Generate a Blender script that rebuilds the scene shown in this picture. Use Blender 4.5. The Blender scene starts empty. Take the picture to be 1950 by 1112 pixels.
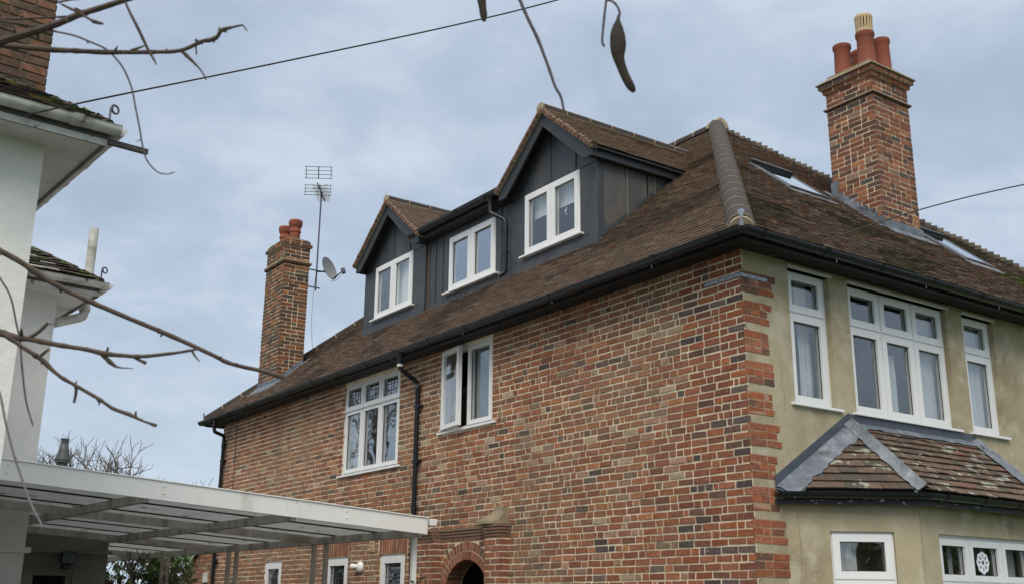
import bpy, bmesh, math, random
import numpy as np
from mathutils import Vector, Matrix, noise
R_ = math.radians
sc = bpy.context.scene
# ------------------------------------------------------------------ camera, sky, sun, exposure
CAM_AX = np.array([[0.81588272, -0.57813857, 0.00954925], [-0.1685294, -0.22196984, 0.96037869], [0.55311231, 0.78516571, 0.2785347]])
CAM_P = np.array([-7.73238536, -7.05921446, 1.6]); CAM_F = 2075.466
cam_d = bpy.data.cameras.new('camera'); cam = bpy.data.objects.new('camera', cam_d); sc.collection.objects.link(cam); sc.camera = cam
a = CAM_AX
cam.matrix_world = Matrix(((a[0][0], a[1][0], -a[2][0], CAM_P[0]), (a[0][1], a[1][1], -a[2][1], CAM_P[1]), (a[0][2], a[1][2], -a[2][2], CAM_P[2]), (0, 0, 0, 1)))
cam_d.sensor_width = 36; cam_d.sensor_fit = 'HORIZONTAL'; cam_d.lens = 36 * CAM_F / 1950; cam_d.clip_start = .05; cam_d.clip_end = 5000
cam_d.dof.use_dof = True; cam_d.dof.focus_distance = 14; cam_d.dof.aperture_fstop = 14
sc.render.resolution_x = 1024; sc.render.resolution_y = 583
sc.view_settings.view_transform = 'Standard'; sc.view_settings.look = 'None'; sc.view_settings.exposure = .58; sc.view_settings.gamma = 1
SUN_EL, SUN_AZ = R_(46), R_(226)      # azimuth clockwise from +Y
w = bpy.data.worlds.new('World'); sc.world = w; w.use_nodes = True; nt = w.node_tree; N = nt.nodes; L = nt.links
for n in list(N): N.remove(n)
def nd(t, **k):
    n = N.new(t)
    for a_, b_ in k.items(): setattr(n, a_, b_)
    return n
out = nd('ShaderNodeOutputWorld'); bg = nd('ShaderNodeBackground'); bg.inputs[1].default_value = .1; L.new(bg.outputs[0], out.inputs[0])
sky = nd('ShaderNodeTexSky', sky_type='NISHITA', sun_disc=False, sun_elevation=SUN_EL, sun_rotation=SUN_AZ)
tc = nd('ShaderNodeTexCoord'); sep = nd('ShaderNodeSeparateXYZ'); L.new(tc.outputs['Generated'], sep.inputs[0])
def mth(op, x, y=None, z=None, clamp=False):
    n = nd('ShaderNodeMath', operation=op); n.use_clamp = clamp
    for i, v in enumerate((x, y, z)):
        if v is None: continue
        if isinstance(v, (int, float)): n.inputs[i].default_value = v
        else: L.new(v, n.inputs[i])
    return n.outputs[0]
zc = mth('MAXIMUM', sep.outputs[2], 0.0)
# cloud layer: direction divided by height = flat ceiling of cloud
dv = mth('ADD', zc, .22)
px_ = mth('DIVIDE', sep.outputs[0], dv); py_ = mth('DIVIDE', sep.outputs[1], dv)
cmb = nd('ShaderNodeCombineXYZ'); L.new(px_, cmb.inputs[0]); L.new(py_, cmb.inputs[1])
n1 = nd('ShaderNodeTexNoise'); n1.inputs['Scale'].default_value = 2.3; n1.inputs['Detail'].default_value = 7; n1.inputs['Roughness'].default_value = .55; n1.inputs['Distortion'].default_value = .3
L.new(cmb.outputs[0], n1.inputs['Vector'])
cr = nd('ShaderNodeValToRGB'); n2_ = nd('ShaderNodeTexNoise'); n2_.inputs['Scale'].default_value = 6.5; n2_.inputs['Detail'].default_value = 5; n2_.inputs['Distortion'].default_value = .4; L.new(cmb.outputs[0], n2_.inputs['Vector'])
L.new(mth('ADD', mth('MULTIPLY', n1.outputs['Fac'], .72), mth('MULTIPLY', n2_.outputs['Fac'], .28)), cr.inputs[0])
e = cr.color_ramp.elements; e[0].position = .40; e[0].color = (.285, .343, .428, 1); e[1].position = .63; e[1].color = (.42, .48, .55, 1)
m_ = cr.color_ramp.elements.new(.52); m_.color = (.335, .396, .485, 1)
lum = mth('MULTIPLY', mth('ADD', mth('MULTIPLY', mth('MAXIMUM', mth('SUBTRACT', zc, .5), 0.0), 3.4), 1.0), 10.0)
hz = mth('MULTIPLY', mth('SUBTRACT', .32, zc), 2.2, clamp=True)
mixh = nd('ShaderNodeMix', data_type='RGBA'); L.new(hz, mixh.inputs[0]); L.new(cr.outputs[0], mixh.inputs[6]); mixh.inputs[7].default_value = (.43, .507, .575, 1)
wz = nd('ShaderNodeMix', data_type='RGBA'); L.new(mth('MULTIPLY', mth('SUBTRACT', zc, .5), 3., clamp=True), wz.inputs[0]); L.new(mixh.outputs[2], wz.inputs[6]); wz.inputs[7].default_value = (.46, .465, .45, 1)
sc2 = nd('ShaderNodeVectorMath', operation='SCALE'); L.new(wz.outputs[2], sc2.inputs[0]); L.new(lum, sc2.inputs[3])
mx = nd('ShaderNodeMix', data_type='RGBA'); mx.inputs[0].default_value = .94; L.new(sky.outputs[0], mx.inputs[6]); L.new(sc2.outputs[0], mx.inputs[7]); L.new(mx.outputs[2], bg.inputs[0])
sd = bpy.data.lights.new('sun', 'SUN'); sd.energy = 1.5; sd.angle = R_(35); sd.color = (1, .93, .82); so = bpy.data.objects.new('sun', sd); sc.collection.objects.link(so)
so.rotation_euler = Vector((-math.sin(SUN_AZ) * math.cos(SUN_EL), -math.cos(SUN_AZ) * math.cos(SUN_EL), -math.sin(SUN_EL))).to_track_quat('-Z', 'Y').to_euler()

# ------------------------------------------------------------------ measuring helpers (a sight line of the survey camera met with a real plane)
def V3(*x): return np.array(x, float)
X_, Y_, Z_ = V3(1, 0, 0), V3(0, 1, 0), V3(0, 0, 1)
def ray(x, y):
    c = V3((x - 975) / CAM_F, -(y - 556) / CAM_F, 1.); return CAM_AX.T @ c
def hit(x, y, n, q):
    d = ray(x, y); n = np.array(n, float); return CAM_P + d * (n @ (np.array(q) - CAM_P)) / (n @ d)
def dep(x, y, t): return CAM_P + ray(x, y) * t
def unit(v): v = np.array(v, float); return v / np.linalg.norm(v)

# ------------------------------------------------------------------ materials
MATS = {}
def mat(name, base=(.5, .5, .5), rough=.7, tint=False, var=0.0, vscale=4., bump=0.0, bscale=60., metal=0., spec=.5, blotch=None, bl_scale=2., bl_lo=.5, bl_hi=.65, blotch2=None, b2_scale=8., b2_lo=.6, b2_hi=.7, stretch=(1, 1, 1), bdist=.01):
    m = bpy.data.materials.new(name); m.use_nodes = True; t = m.node_tree; n = t.nodes; l = t.links; b = n['Principled BSDF']
    b.inputs['Roughness'].default_value = rough; b.inputs['Metallic'].default_value = metal; b.inputs['Specular IOR Level'].default_value = spec
    co = n.new('ShaderNodeTexCoord'); mp = n.new('ShaderNodeMapping'); mp.inputs['Scale'].default_value = stretch; l.new(co.outputs['Object'], mp.inputs[0]); vec = mp.outputs[0]
    if tint:
        at = n.new('ShaderNodeAttribute'); at.attribute_name = 'tint'; col = at.outputs['Color']
    else:
        rg = n.new('ShaderNodeRGB'); rg.outputs[0].default_value = (*base, 1); col = rg.outputs[0]
    def noi(s, d=5, r=.6):
        k = n.new('ShaderNodeTexNoise'); k.inputs['Scale'].default_value = s; k.inputs['Detail'].default_value = d; k.inputs['Roughness'].default_value = r; l.new(vec, k.inputs['Vector']); return k.outputs['Fac']
    def mixc(f, c1, c2, mode='MIX'):
        k = n.new('ShaderNodeMix'); k.data_type = 'RGBA'; k.blend_type = mode
        for i, v in ((0, f), (6, c1), (7, c2)):
            if isinstance(v, (int, float)): k.inputs[i].default_value = v
            elif isinstance(v, tuple): k.inputs[i].default_value = (*v, 1)
            else: l.new(v, k.inputs[i])
        return k.outputs[2]
    if blotch:
        for c_, s_, lo, hi in ((blotch, bl_scale, bl_lo, bl_hi), (blotch2, b2_scale, b2_lo, b2_hi)):
            if c_:
                mr = n.new('ShaderNodeMapRange'); l.new(noi(s_), mr.inputs[0]); mr.inputs[1].default_value = lo; mr.inputs[2].default_value = hi
                col = mixc(mr.outputs[0], col, c_)
    if var:
        mr = n.new('ShaderNodeMapRange'); l.new(noi(vscale), mr.inputs[0]); mr.inputs[1].default_value = .25; mr.inputs[2].default_value = .75; mr.inputs[3].default_value = 1 - var; mr.inputs[4].default_value = 1 + var
        sc_ = n.new('ShaderNodeVectorMath'); sc_.operation = 'SCALE'; l.new(col, sc_.inputs[0]); l.new(mr.outputs[0], sc_.inputs[3]); col = sc_.outputs[0]
    l.new(col, b.inputs['Base Color'])
    if bump:
        bp = n.new('ShaderNodeBump'); bp.inputs['Strength'].default_value = bump; bp.inputs['Distance'].default_value = bdist; l.new(noi(bscale), bp.inputs['Height']); l.new(bp.outputs[0], b.inputs['Normal'])
    MATS[name] = m; return m
def glass(name, tintc=(.96, .975, .98), base=.09, gain=.9, gcol=(.9, .93, .95), power=3.5):
    m = bpy.data.materials.new(name); m.use_nodes = True; t = m.node_tree; n = t.nodes; l = t.links; n.remove(n['Principled BSDF']); o = n['Material Output']
    lw = n.new('ShaderNodeLayerWeight'); lw.inputs[0].default_value = .5
    p = n.new('ShaderNodeMath'); p.operation = 'POWER'; l.new(lw.outputs['Facing'], p.inputs[0]); p.inputs[1].default_value = power
    q = n.new('ShaderNodeMath'); q.operation = 'MULTIPLY_ADD'; l.new(p.outputs[0], q.inputs[0]); q.inputs[1].default_value = gain; q.inputs[2].default_value = base; q.use_clamp = True
    tr = n.new('ShaderNodeBsdfTransparent'); tr.inputs[0].default_value = (*tintc, 1); gl = n.new('ShaderNodeBsdfGlossy'); gl.inputs['Roughness'].default_value = .015; gl.inputs[0].default_value = (*gcol, 1)
    co = n.new('ShaderNodeTexCoord'); k = n.new('ShaderNodeTexNoise'); k.inputs['Scale'].default_value = 3.; k.inputs['Detail'].default_value = 1; l.new(co.outputs['Object'], k.inputs['Vector'])
    bp = n.new('ShaderNodeBump'); bp.inputs['Strength'].default_value = .15; bp.inputs['Distance'].default_value = .01; l.new(k.outputs['Fac'], bp.inputs['Height']); l.new(bp.outputs[0], gl.inputs['Normal'])
    mi = n.new('ShaderNodeMixShader'); l.new(q.outputs[0], mi.inputs[0]); l.new(tr.outputs[0], mi.inputs[1]); l.new(gl.outputs[0], mi.inputs[2]); l.new(mi.outputs[0], o.inputs[0])
    MATS[name] = m; return m
BRICK = mat('brick', tint=True, rough=.92, var=.42, vscale=30, bump=.8, bscale=110, bdist=.008, blotch=(.42, .34, .24), bl_scale=16, bl_lo=.63, bl_hi=.76, blotch2=(.07, .05, .04), b2_scale=11, b2_lo=.66, b2_hi=.8)
MORTAR = mat('mortar', (.72, .61, .44), .95, var=.22, vscale=9, bump=.5, bscale=90, blotch=(.42, .35, .25), bl_scale=1.3, bl_lo=.5, bl_hi=.72)
CHMORTAR = mat('chimney_mortar', (.68, .57, .38), .95, var=.2, vscale=9, bump=.5, bscale=90)
TILE = mat('roof_tile', tint=True, rough=.88, var=.35, vscale=30, bump=.5, bscale=110, bdist=.005)
CREAM = mat('bedding_mortar', (.38, .31, .215), .9, var=.25, vscale=20, bump=.6, bscale=60)
RENDER = mat('sand_cement_render', (.43, .37, .245), .95, var=.16, vscale=2.2, bump=.6, bscale=55, blotch=(.29, .24, .15), bl_scale=1.25, bl_lo=.44, bl_hi=.68, blotch2=(.52, .47, .35), b2_scale=2.9, b2_lo=.50, b2_hi=.70)
WHITE = mat('white_upvc', (.80, .80, .79), .35, var=.03, vscale=3)
WPAINT = mat('white_masonry_paint', (.80, .79, .74), .85, var=.05, vscale=3, bump=.55, bscale=16, bdist=.012, blotch=(.70, .70, .66), bl_scale=2.2, bl_lo=.5, bl_hi=.75)
WGUT = mat('weathered_white_plastic', (.60, .60, .55), .6, var=.15, vscale=9, bump=.1, blotch=(.30, .29, .25), bl_scale=4, bl_lo=.48, bl_hi=.72, blotch2=(.13, .12, .10), b2_scale=11, b2_lo=.62, b2_hi=.70)
GBOARD = mat('grimy_board', (.16, .155, .14), .9, var=.3, vscale=8, blotch=(.07, .065, .055), bl_scale=4, bl_lo=.45, bl_hi=.7)
SOFW = mat('white_soffit_paint', (.62, .62, .58), .8, var=.08, vscale=4, blotch=(.45, .43, .38), bl_scale=3, bl_lo=.55, bl_hi=.75)
BLACK = mat('black_plastic', (.008, .009, .012), .32, bump=.05, bscale=20)
BLKP = mat('black_paint', (.014, .015, .019), .45, var=.2, vscale=8, blotch=(.05, .05, .05), bl_scale=9, bl_lo=.62, bl_hi=.7)
PEEL = mat('peeling_black_paint', (.014, .015, .018), .5, blotch=(.55, .55, .52), bl_scale=9, bl_lo=.60, bl_hi=.62, stretch=(1, 1, 3))
SOFD = mat('dark_soffit', (.016, .014, .012), .8, var=.4, vscale=6)  # brown-black soffit colour, lowered further to deepen shade under the eaves
LEADC = mat('new_lead_cladding', (.044, .051, .058), .48, var=.3, vscale=3, bump=.25, bscale=7, spec=.5, blotch=(.095, .086, .078), bl_scale=2.2, bl_lo=.48, bl_hi=.8, stretch=(1, 1, .4))
LEADK = mat('weathered_lead_cheek', (.082, .080, .076), .5, var=.3, vscale=3, bump=.25, bscale=7, blotch=(.12, .105, .09), bl_scale=2.5, bl_lo=.45, bl_hi=.75, blotch2=(.05, .055, .06), b2_scale=4, b2_lo=.55, b2_hi=.75, stretch=(1, 1, .5))
LEADS = mat('pale_lead_roll', (.16, .16, .155), .5, var=.2)
LEADF = mat('lead_flashing', (.12, .138, .165), .48, var=.35, vscale=7, bump=.9, bscale=9, blotch=(.23, .255, .29), bl_scale=4, bl_lo=.5, bl_hi=.68, blotch2=(.08, .09, .105), b2_scale=6, b2_lo=.58, b2_hi=.72, bdist=.03)
LEADU = mat('dark_lead_upstand', (.055, .066, .085), .45, var=.3, vscale=5, bump=.5, bscale=8, bdist=.02)
LEADR = mat('brown_seam', (.09, .065, .045), .7, var=.2)
ANTH = mat('anthracite_board', (.026, .030, .034), .5, var=.1, vscale=5)
HIPT = mat('hip_tile_clay', (.040, .031, .027), .95, var=.18, vscale=7, bump=.3, bscale=50)
POT = mat('terracotta', (.24, .062, .032), .8, var=.2, vscale=8, bump=.2, bscale=50, blotch=(.11, .04, .03), bl_scale=4, bl_lo=.5, bl_hi=.75)
BUFF = mat('buff_clay', (.50, .38, .22), .7, var=.1)
CONC = mat('cement_flaunching', (.25, .205, .135), .95, var=.25, vscale=8, bump=.6, bscale=30, blotch=(.18, .16, .05), bl_scale=5, bl_lo=.55, bl_hi=.7)
STEEL = mat('galvanised_steel', (.42, .44, .46), .4, metal=.7, var=.2, vscale=20)
DSTEEL = mat('dull_metal', (.10, .10, .13), .5, metal=.4, var=.2, vscale=20)
DISH = mat('dish_grey', (.17, .18, .19), .5, var=.1)
GLASS = glass('window_glass', base=.085); GLASSS = glass('roof_window_glass', base=.75, gain=.25, power=2); GLASSL = glass('leaded_glass', base=.2, gain=.8)
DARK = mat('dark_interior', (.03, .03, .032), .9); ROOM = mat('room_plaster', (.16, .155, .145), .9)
CURT = mat('curtain_cloth', (.55, .55, .55), .9, var=.08, vscale=6); BLIND = mat('blind_cloth', (.85, .87, .82), .8, var=.05); BLINDT = mat('slatted_blind', (.15, .20, .21), .7, var=.1)
CANW = mat('canopy_white_metal', (.86, .85, .80), .4, var=.04, vscale=2, blotch=(.62, .58, .49), bl_scale=3.2, bl_lo=.60, bl_hi=.76, blotch2=(.20, .17, .13), b2_scale=13, b2_lo=.70, b2_hi=.74, stretch=(1, 1, .35))
CANG = mat('canopy_beam_paint', (.60, .57, .52), .7, var=.2, vscale=6, blotch=(.30, .27, .22), bl_scale=5, bl_lo=.45, bl_hi=.7, stretch=(1, 1, .4))
BARK = mat('bark', (.080, .054, .043), .8, var=.4, vscale=30, bump=.6, bscale=90, blotch=(.085, .065, .030), bl_scale=12, bl_lo=.5, bl_hi=.7, bdist=.003)
VINE = mat('grey_vine', (.125, .108, .12), .8, var=.2, vscale=40)
PODM = mat('pod_skin', (.040, .030, .020), .75, var=.45, vscale=60, bump=.4, bscale=200, bdist=.002)
BGBARK = mat('pale_bark', (.11, .09, .075), .9, var=.3, vscale=3); LEAF = mat('leaf_green', (.035, .075, .015), .6, tint=True)
GRASS = mat('grass', (.045, .08, .025), .95, var=.35, vscale=2, bump=.5, bscale=30, blotch=(.10, .09, .05), bl_scale=.4)
TARM = mat('tarmac', (.06, .06, .062), .95, var=.25, vscale=8, bump=.5, bscale=80)
STRAPM = mat('zinc_strap', (.33, .36, .40), .45, metal=.5, var=.15, vscale=20)
# translucent corrugated plastic
mS = mat('corrugated_plastic', (.74, .75, .74), .6, var=.15, vscale=6, blotch=(.03, .03, .045), bl_scale=3.2, bl_lo=.66, bl_hi=.67, stretch=(1, 2.2, 1))
_n = mS.node_tree.nodes; _l = mS.node_tree.links; _b = _n['Principled BSDF']; _t = _n.new('ShaderNodeBsdfTranslucent'); _m = _n.new('ShaderNodeMixShader'); _m.inputs[0].default_value = .5
_l.new(_b.inputs['Base Color'].links[0].from_socket, _t.inputs[0]); _l.new(_b.outputs[0], _m.inputs[1]); _l.new(_t.outputs[0], _m.inputs[2]); _l.new(_m.outputs[0], _n['Material Output'].inputs[0])

# ------------------------------------------------------------------ mesh builder
class MB:
    def __init__(s): s.v = []; s.f = []; s.m = []; s.c = []
    def add(s, vs, fs, mi=0, col=(1, 1, 1)):
        o = len(s.v); s.v.extend([tuple(map(float, p)) for p in vs])
        for f in fs: s.f.append(tuple(i + o for i in f)); s.m.append(mi); s.c.append(col)
    def hexa(s, b, t, mi=0, col=(1, 1, 1), skip_back=False):      # b: 4 back pts, t: 4 front pts (same winding)
        fs = [(4, 5, 6, 7), (0, 1, 5, 4), (1, 2, 6, 5), (2, 3, 7, 6), (3, 0, 4, 7)]
        if not skip_back: fs.append((3, 2, 1, 0))
        s.add(list(b) + list(t), fs, mi, col)
    def obox(s, O, U, V, W, u, v, w_, mi=0, col=(1, 1, 1)):
        O, U, V, W = map(np.asarray, (O, U, V, W))
        P = lambda a, b, c: O + U * a + V * b + W * c
        b = [P(u[0], v[0], w_[0]), P(u[1], v[0], w_[0]), P(u[1], v[1], w_[0]), P(u[0], v[1], w_[0])]
        t = [P(u[0], v[0], w_[1]), P(u[1], v[0], w_[1]), P(u[1], v[1], w_[1]), P(u[0], v[1], w_[1])]
        if np.dot(np.cross(U, V), W) < 0: b = b[::-1]; t = t[::-1]
        s.hexa(b, t, mi, col)
    def box(s, p, q, mi=0, col=(1, 1, 1)): s.obox((0, 0, 0), X_, Y_, Z_, (p[0], q[0]), (p[1], q[1]), (p[2], q[2]), mi, col)
    def panel(s, O, U, V, W, u, v, holes, w_, mi=0, col=(1, 1, 1)):     # rectangle with rectangular holes, w_ thick
        us = sorted({u[0], u[1], *[h[0] for h in holes], *[h[1] for h in holes]}); vs = sorted({v[0], v[1], *[h[2] for h in holes], *[h[3] for h in holes]})
        us = [x for x in us if u[0] <= x <= u[1]]; vs = [x for x in vs if v[0] <= x <= v[1]]
        O, U, V, W = map(np.asarray, (O, U, V, W)); P = lambda a, b, c: O + U * a + V * b + W * c
        sol = {}
        for i in range(len(us) - 1):
            for j in range(len(vs) - 1):
                cu, cv = (us[i] + us[i + 1]) / 2, (vs[j] + vs[j + 1]) / 2
                sol[i, j] = not any(h[0] < cu < h[1] and h[2] < cv < h[3] for h in holes)
        fl = np.dot(np.cross(U, V), W) < 0
        def q(*p): s.add(p[::-1] if fl else p, [(0, 1, 2, 3)], mi, col)
        for (i, j), k in sol.items():
            if not k: continue
            a, b, c, d = us[i], us[i + 1], vs[j], vs[j + 1]
            q(P(a, c, w_[1]), P(b, c, w_[1]), P(b, d, w_[1]), P(a, d, w_[1])); q(P(a, d, w_[0]), P(b, d, w_[0]), P(b, c, w_[0]), P(a, c, w_[0]))
            if not sol.get((i - 1, j)): q(P(a, c, w_[0]), P(a, c, w_[1]), P(a, d, w_[1]), P(a, d, w_[0]))
            if not sol.get((i + 1, j)): q(P(b, d, w_[0]), P(b, d, w_[1]), P(b, c, w_[1]), P(b, c, w_[0]))
            if not sol.get((i, j - 1)): q(P(b, c, w_[0]), P(b, c, w_[1]), P(a, c, w_[1]), P(a, c, w_[0]))
            if not sol.get((i, j + 1)): q(P(a, d, w_[0]), P(a, d, w_[1]), P(b, d, w_[1]), P(b, d, w_[0]))
    def tube(s, pts, rad, n=8, mi=0, col=(1, 1, 1), cap=True, half=None, up=None):
        pts = [np.array(p, float) for p in pts]; k = len(pts)
        if not hasattr(rad, '__len__'): rad = [rad] * k
        ref = None; rings = []
        for i in range(k):
            t = unit(pts[min(i + 1, k - 1)] - pts[max(i - 1, 0)])
            if up is not None: r = np.cross(t, up)
            else:
                if ref is None: ref = V3(0, 0, 1) if abs(t[2]) < .9 else V3(1, 0, 0); r = np.cross(t, ref)
                else: r = ref - t * np.dot(ref, t)
            r = unit(r); ref = r; q = np.cross(r, t)
            if half is None: an = [2 * math.pi * j / n for j in range(n)]
            else: an = [half[0] + (half[1] - half[0]) * j / (n - 1) for j in range(n)]
            rings.append([pts[i] + (r * math.cos(x) + q * math.sin(x)) * rad[i] for x in an])
        vs = [p for r in rings for p in r]; fs = []
        m = n if half is None else n - 1
        for i in range(k - 1):
            for j in range(m): fs.append((i * n + j, i * n + (j + 1) % n, (i + 1) * n + (j + 1) % n, (i + 1) * n + j))
        if cap: fs.append(tuple(range(n))[::-1]); fs.append(tuple((k - 1) * n + j for j in range(n)))
        s.add(vs, fs, mi, col)
    def lathe(s, O, prof, n=20, mi=0, col=(1, 1, 1), ax=Z_):
        ax = unit(ax); r = unit(np.cross(ax, X_ if abs(ax[0]) < .9 else Y_)); q = np.cross(ax, r); O = np.array(O, float); vs = []; fs = []
        for (rr, h) in prof:
            for j in range(n): x = 2 * math.pi * j / n; vs.append(O + ax * h + (r * math.cos(x) + q * math.sin(x)) * rr)
        for i in range(len(prof) - 1):
            for j in range(n): fs.append((i * n + j, i * n + (j + 1) % n, (i + 1) * n + (j + 1) % n, (i + 1) * n + j))
        fs.append(tuple(range(n))[::-1]); fs.append(tuple((len(prof) - 1) * n + j for j in range(n)))
        s.add(vs, fs, mi, col)
    def prism(s, poly, D, mi=0, col=(1, 1, 1)):
        poly = [np.array(p, float) for p in poly]; D = np.array(D, float); n = len(poly)
        nn = np.cross(poly[1] - poly[0], poly[2] - poly[1])
        if np.dot(nn, D) < 0: poly = poly[::-1]
        vs = poly + [p + D for p in poly]
        s.add(vs, [tuple(range(n))[::-1], tuple(range(n, 2 * n))] + [(i, (i + 1) % n, (i + 1) % n + n, i + n) for i in range(n)], mi, col)
    def obj(s, name, mats, parent=None, smooth=False, bevel=0):
        me = bpy.data.meshes.new(name); me.from_pydata(s.v, [], s.f)
        if not isinstance(mats, (list, tuple)): mats = [mats]
        for m in mats: me.materials.append(m)
        me.polygons.foreach_set('material_index', s.m)
        ca = me.color_attributes.new('tint', 'FLOAT_COLOR', 'CORNER'); arr = []
        for f, c in zip(s.f, s.c): arr.extend((c[0], c[1], c[2], 1.) * len(f))
        ca.data.foreach_set('color', arr)
        if smooth: me.shade_smooth() if hasattr(me, 'shade_smooth') else me.polygons.foreach_set('use_smooth', [True] * len(me.polygons))
        me.update(); o = bpy.data.objects.new(name, me); sc.collection.objects.link(o)
        if parent is not None: o.parent = parent
        if smooth:
            try: me.set_sharp_from_angle(angle=R_(40))
            except Exception: pass
        if bevel:
            b = o.modifiers.new('bevel', 'BEVEL'); b.width = bevel; b.segments = 2; b.limit_method = 'ANGLE'
        return o
def tag(o, label=None, cat=None, group=None, kind=None):
    for k, v in (('label', label), ('category', cat), ('group', group), ('kind', kind)):
        if v: o[k] = v
    return o
def empty(name, label=None, cat=None, group=None, loc=(0, 0, 0)):
    o = bpy.data.objects.new(name, None); sc.collection.objects.link(o); o.empty_display_size = .2; return tag(o, label, cat, group)
rnd = random.Random(7)
def mul(c, k): return tuple(x * k for x in c)

# ------------------------------------------------------------------ brick and tile generators
PAL_WALL = [((.285, .108, .054), 36), ((.235, .086, .046), 25), ((.34, .145, .068), 14), ((.195, .085, .050), 11), ((.075, .058, .050), 3), ((.14, .10, .075), 4), ((.35, .20, .135), 6), ((.40, .31, .20), 3), ((.25, .165, .105), 6)]
PAL_CH = [((.235, .085, .045), 26), ((.18, .062, .036), 26), ((.115, .050, .036), 18), ((.085, .055, .048), 8), ((.29, .115, .055), 12), ((.07, .06, .055), 3), ((.25, .15, .105), 5)]
PAL_CHL = [((.20, .070, .028), 26), ((.13, .055, .028), 26), ((.085, .048, .030), 20), ((.055, .042, .036), 14), ((.27, .10, .04), 10), ((.12, .09, .055), 6)]
PAL_QUO = [((.34, .12, .055), 35), ((.29, .095, .048), 30), ((.22, .085, .05), 15), ((.15, .08, .055), 8)]
PAL_RUB = [((.27, .105, .058), 30), ((.225, .085, .05), 25), ((.21, .10, .065), 12)]
def pick(pal, r):
    t = r.random() * sum(p[1] for p in pal)
    for c, w_ in pal:
        t -= w_
        if t <= 0: break
    k = r.uniform(.82, 1.2); g = (c[0] + c[1] + c[2]) / 3; s_ = r.uniform(-.12, .12)
    return tuple(max(.01, (x + (g - x) * s_) * k) for x in c)
def one_brick(mb, O, U, V, W, u0, u1, v0, v1, w0, w1, col, r, mi=0, j=.0042, wj=.002):
    jj = lambda: r.uniform(-j, j); d = r.uniform(-wj, wj)
    c = .003
    P = lambda a, b, q: O + U * a + V * b + W * q
    b = [P(u0, v0, w0), P(u1, v0, w0), P(u1, v1, w0), P(u0, v1, w0)]
    sag = r.uniform(-j, j) * .8
    um = (u0 + u1) / 2
    t = [P(u0 + c + jj(), v0 + c + jj(), w1 + d + jj() * .4), P(u1 - c + jj(), v0 + c + jj(), w1 + d + jj() * .4), P(u1 - c + jj(), v1 - c + jj(), w1 + d + jj() * .4), P(u0 + c + jj(), v1 - c + jj(), w1 + d + jj() * .4)]
    if np.dot(np.cross(U, V), W) < 0: b = b[::-1]; t = t[::-1]
    mb.hexa(b, t, mi, col, skip_back=True)
def bricks(mb, O, U, V, W, width, z0, z1, base, holes, pal, seed, course=.075, bond='mix', face=.0065, joint=.0135, extra=None, qend=True, headcol=None):
    r = random.Random(seed); n0 = int(math.floor((z0 - base) / course)); n = n0
    while True:
        v0 = base + n * course; v1 = v0 + course - joint; n += 1
        if v0 >= z1 - .02: break
        a0, a1 = max(v0, z0), min(v1, z1)
        if a1 - a0 < .015: continue
        segs = [(0., width)]
        for h in holes:
            if h[2] < v1 - .012 and h[3] > v0 + .012:
                ns = []
                for s_ in segs:
                    if h[1] <= s_[0] or h[0] >= s_[1]: ns.append(s_); continue
                    if h[0] - s_[0] > .03: ns.append((s_[0], h[0]))
                    if s_[1] - h[1] > .03: ns.append((h[1], s_[1]))
                segs = ns
        if extra:
            ns = []
            for s_ in segs:
                ns += extra(s_, (v0 + v1) / 2)
            segs = ns
        for (s0, s1) in segs:
            u = s0; first = True; k = r.randint(0, 2)
            while u < s1 - .02:
                if bond == 'str': ln = .225
                elif bond == 'flem': ln = (.225, .1125)[(k + n) % 2]
                else: ln = r.choices((.225, .1125, .07), (62, 28, 10))[0]
                if first:
                    first = False
                    ln = (.225 if n % 2 else .1125) if s0 <= .001 else (.1125 if n % 2 else .17)
                k += 1
                if bond == 'mix': ln += r.uniform(-.009, .007)
                e_ = u + ln
                if s1 - e_ < .06: e_ = s1 + joint * (0 if s1 >= width - .001 else 0)
                e_ = min(e_, s1)
                c = pick(pal, r); q_ = noise.noise(Vector(((u + seed) * .45, v0 * .7, 2.))) + .5 * noise.noise(Vector(((u + seed) * 1.7, v0 * 2., 5.)))
                if bond == 'mix': k_ = max(0, min(.5, .16 + q_ * .5 + (.12 if u > 7 else 0))); c = tuple(x * (1 - k_) + y * k_ for x, y in zip(c, (.26, .165, .095)))
                if bond == 'mix' and s0 <= .001 and u < .75 and seed == 11:
                    c = mul(pick(PAL_QUO, r), .85)
                    if abs(((v0 + .0753 - 4.291 + .0) / .3) - round((v0 + .0753 - 4.291) / .3)) < .1 and r.random() < .42: c = mul((.10, .07, .062), r.uniform(.7, 1.4))
                if headcol and ln < .15 and r.random() < headcol: c = mul((.075, .062, .06), r.uniform(.7, 1.3))
                one_brick(mb, O, U, V, W, u, e_ - (joint if e_ < width - .001 else 0), a0, a1, -.02, face, c, r)
                u = e_
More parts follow.
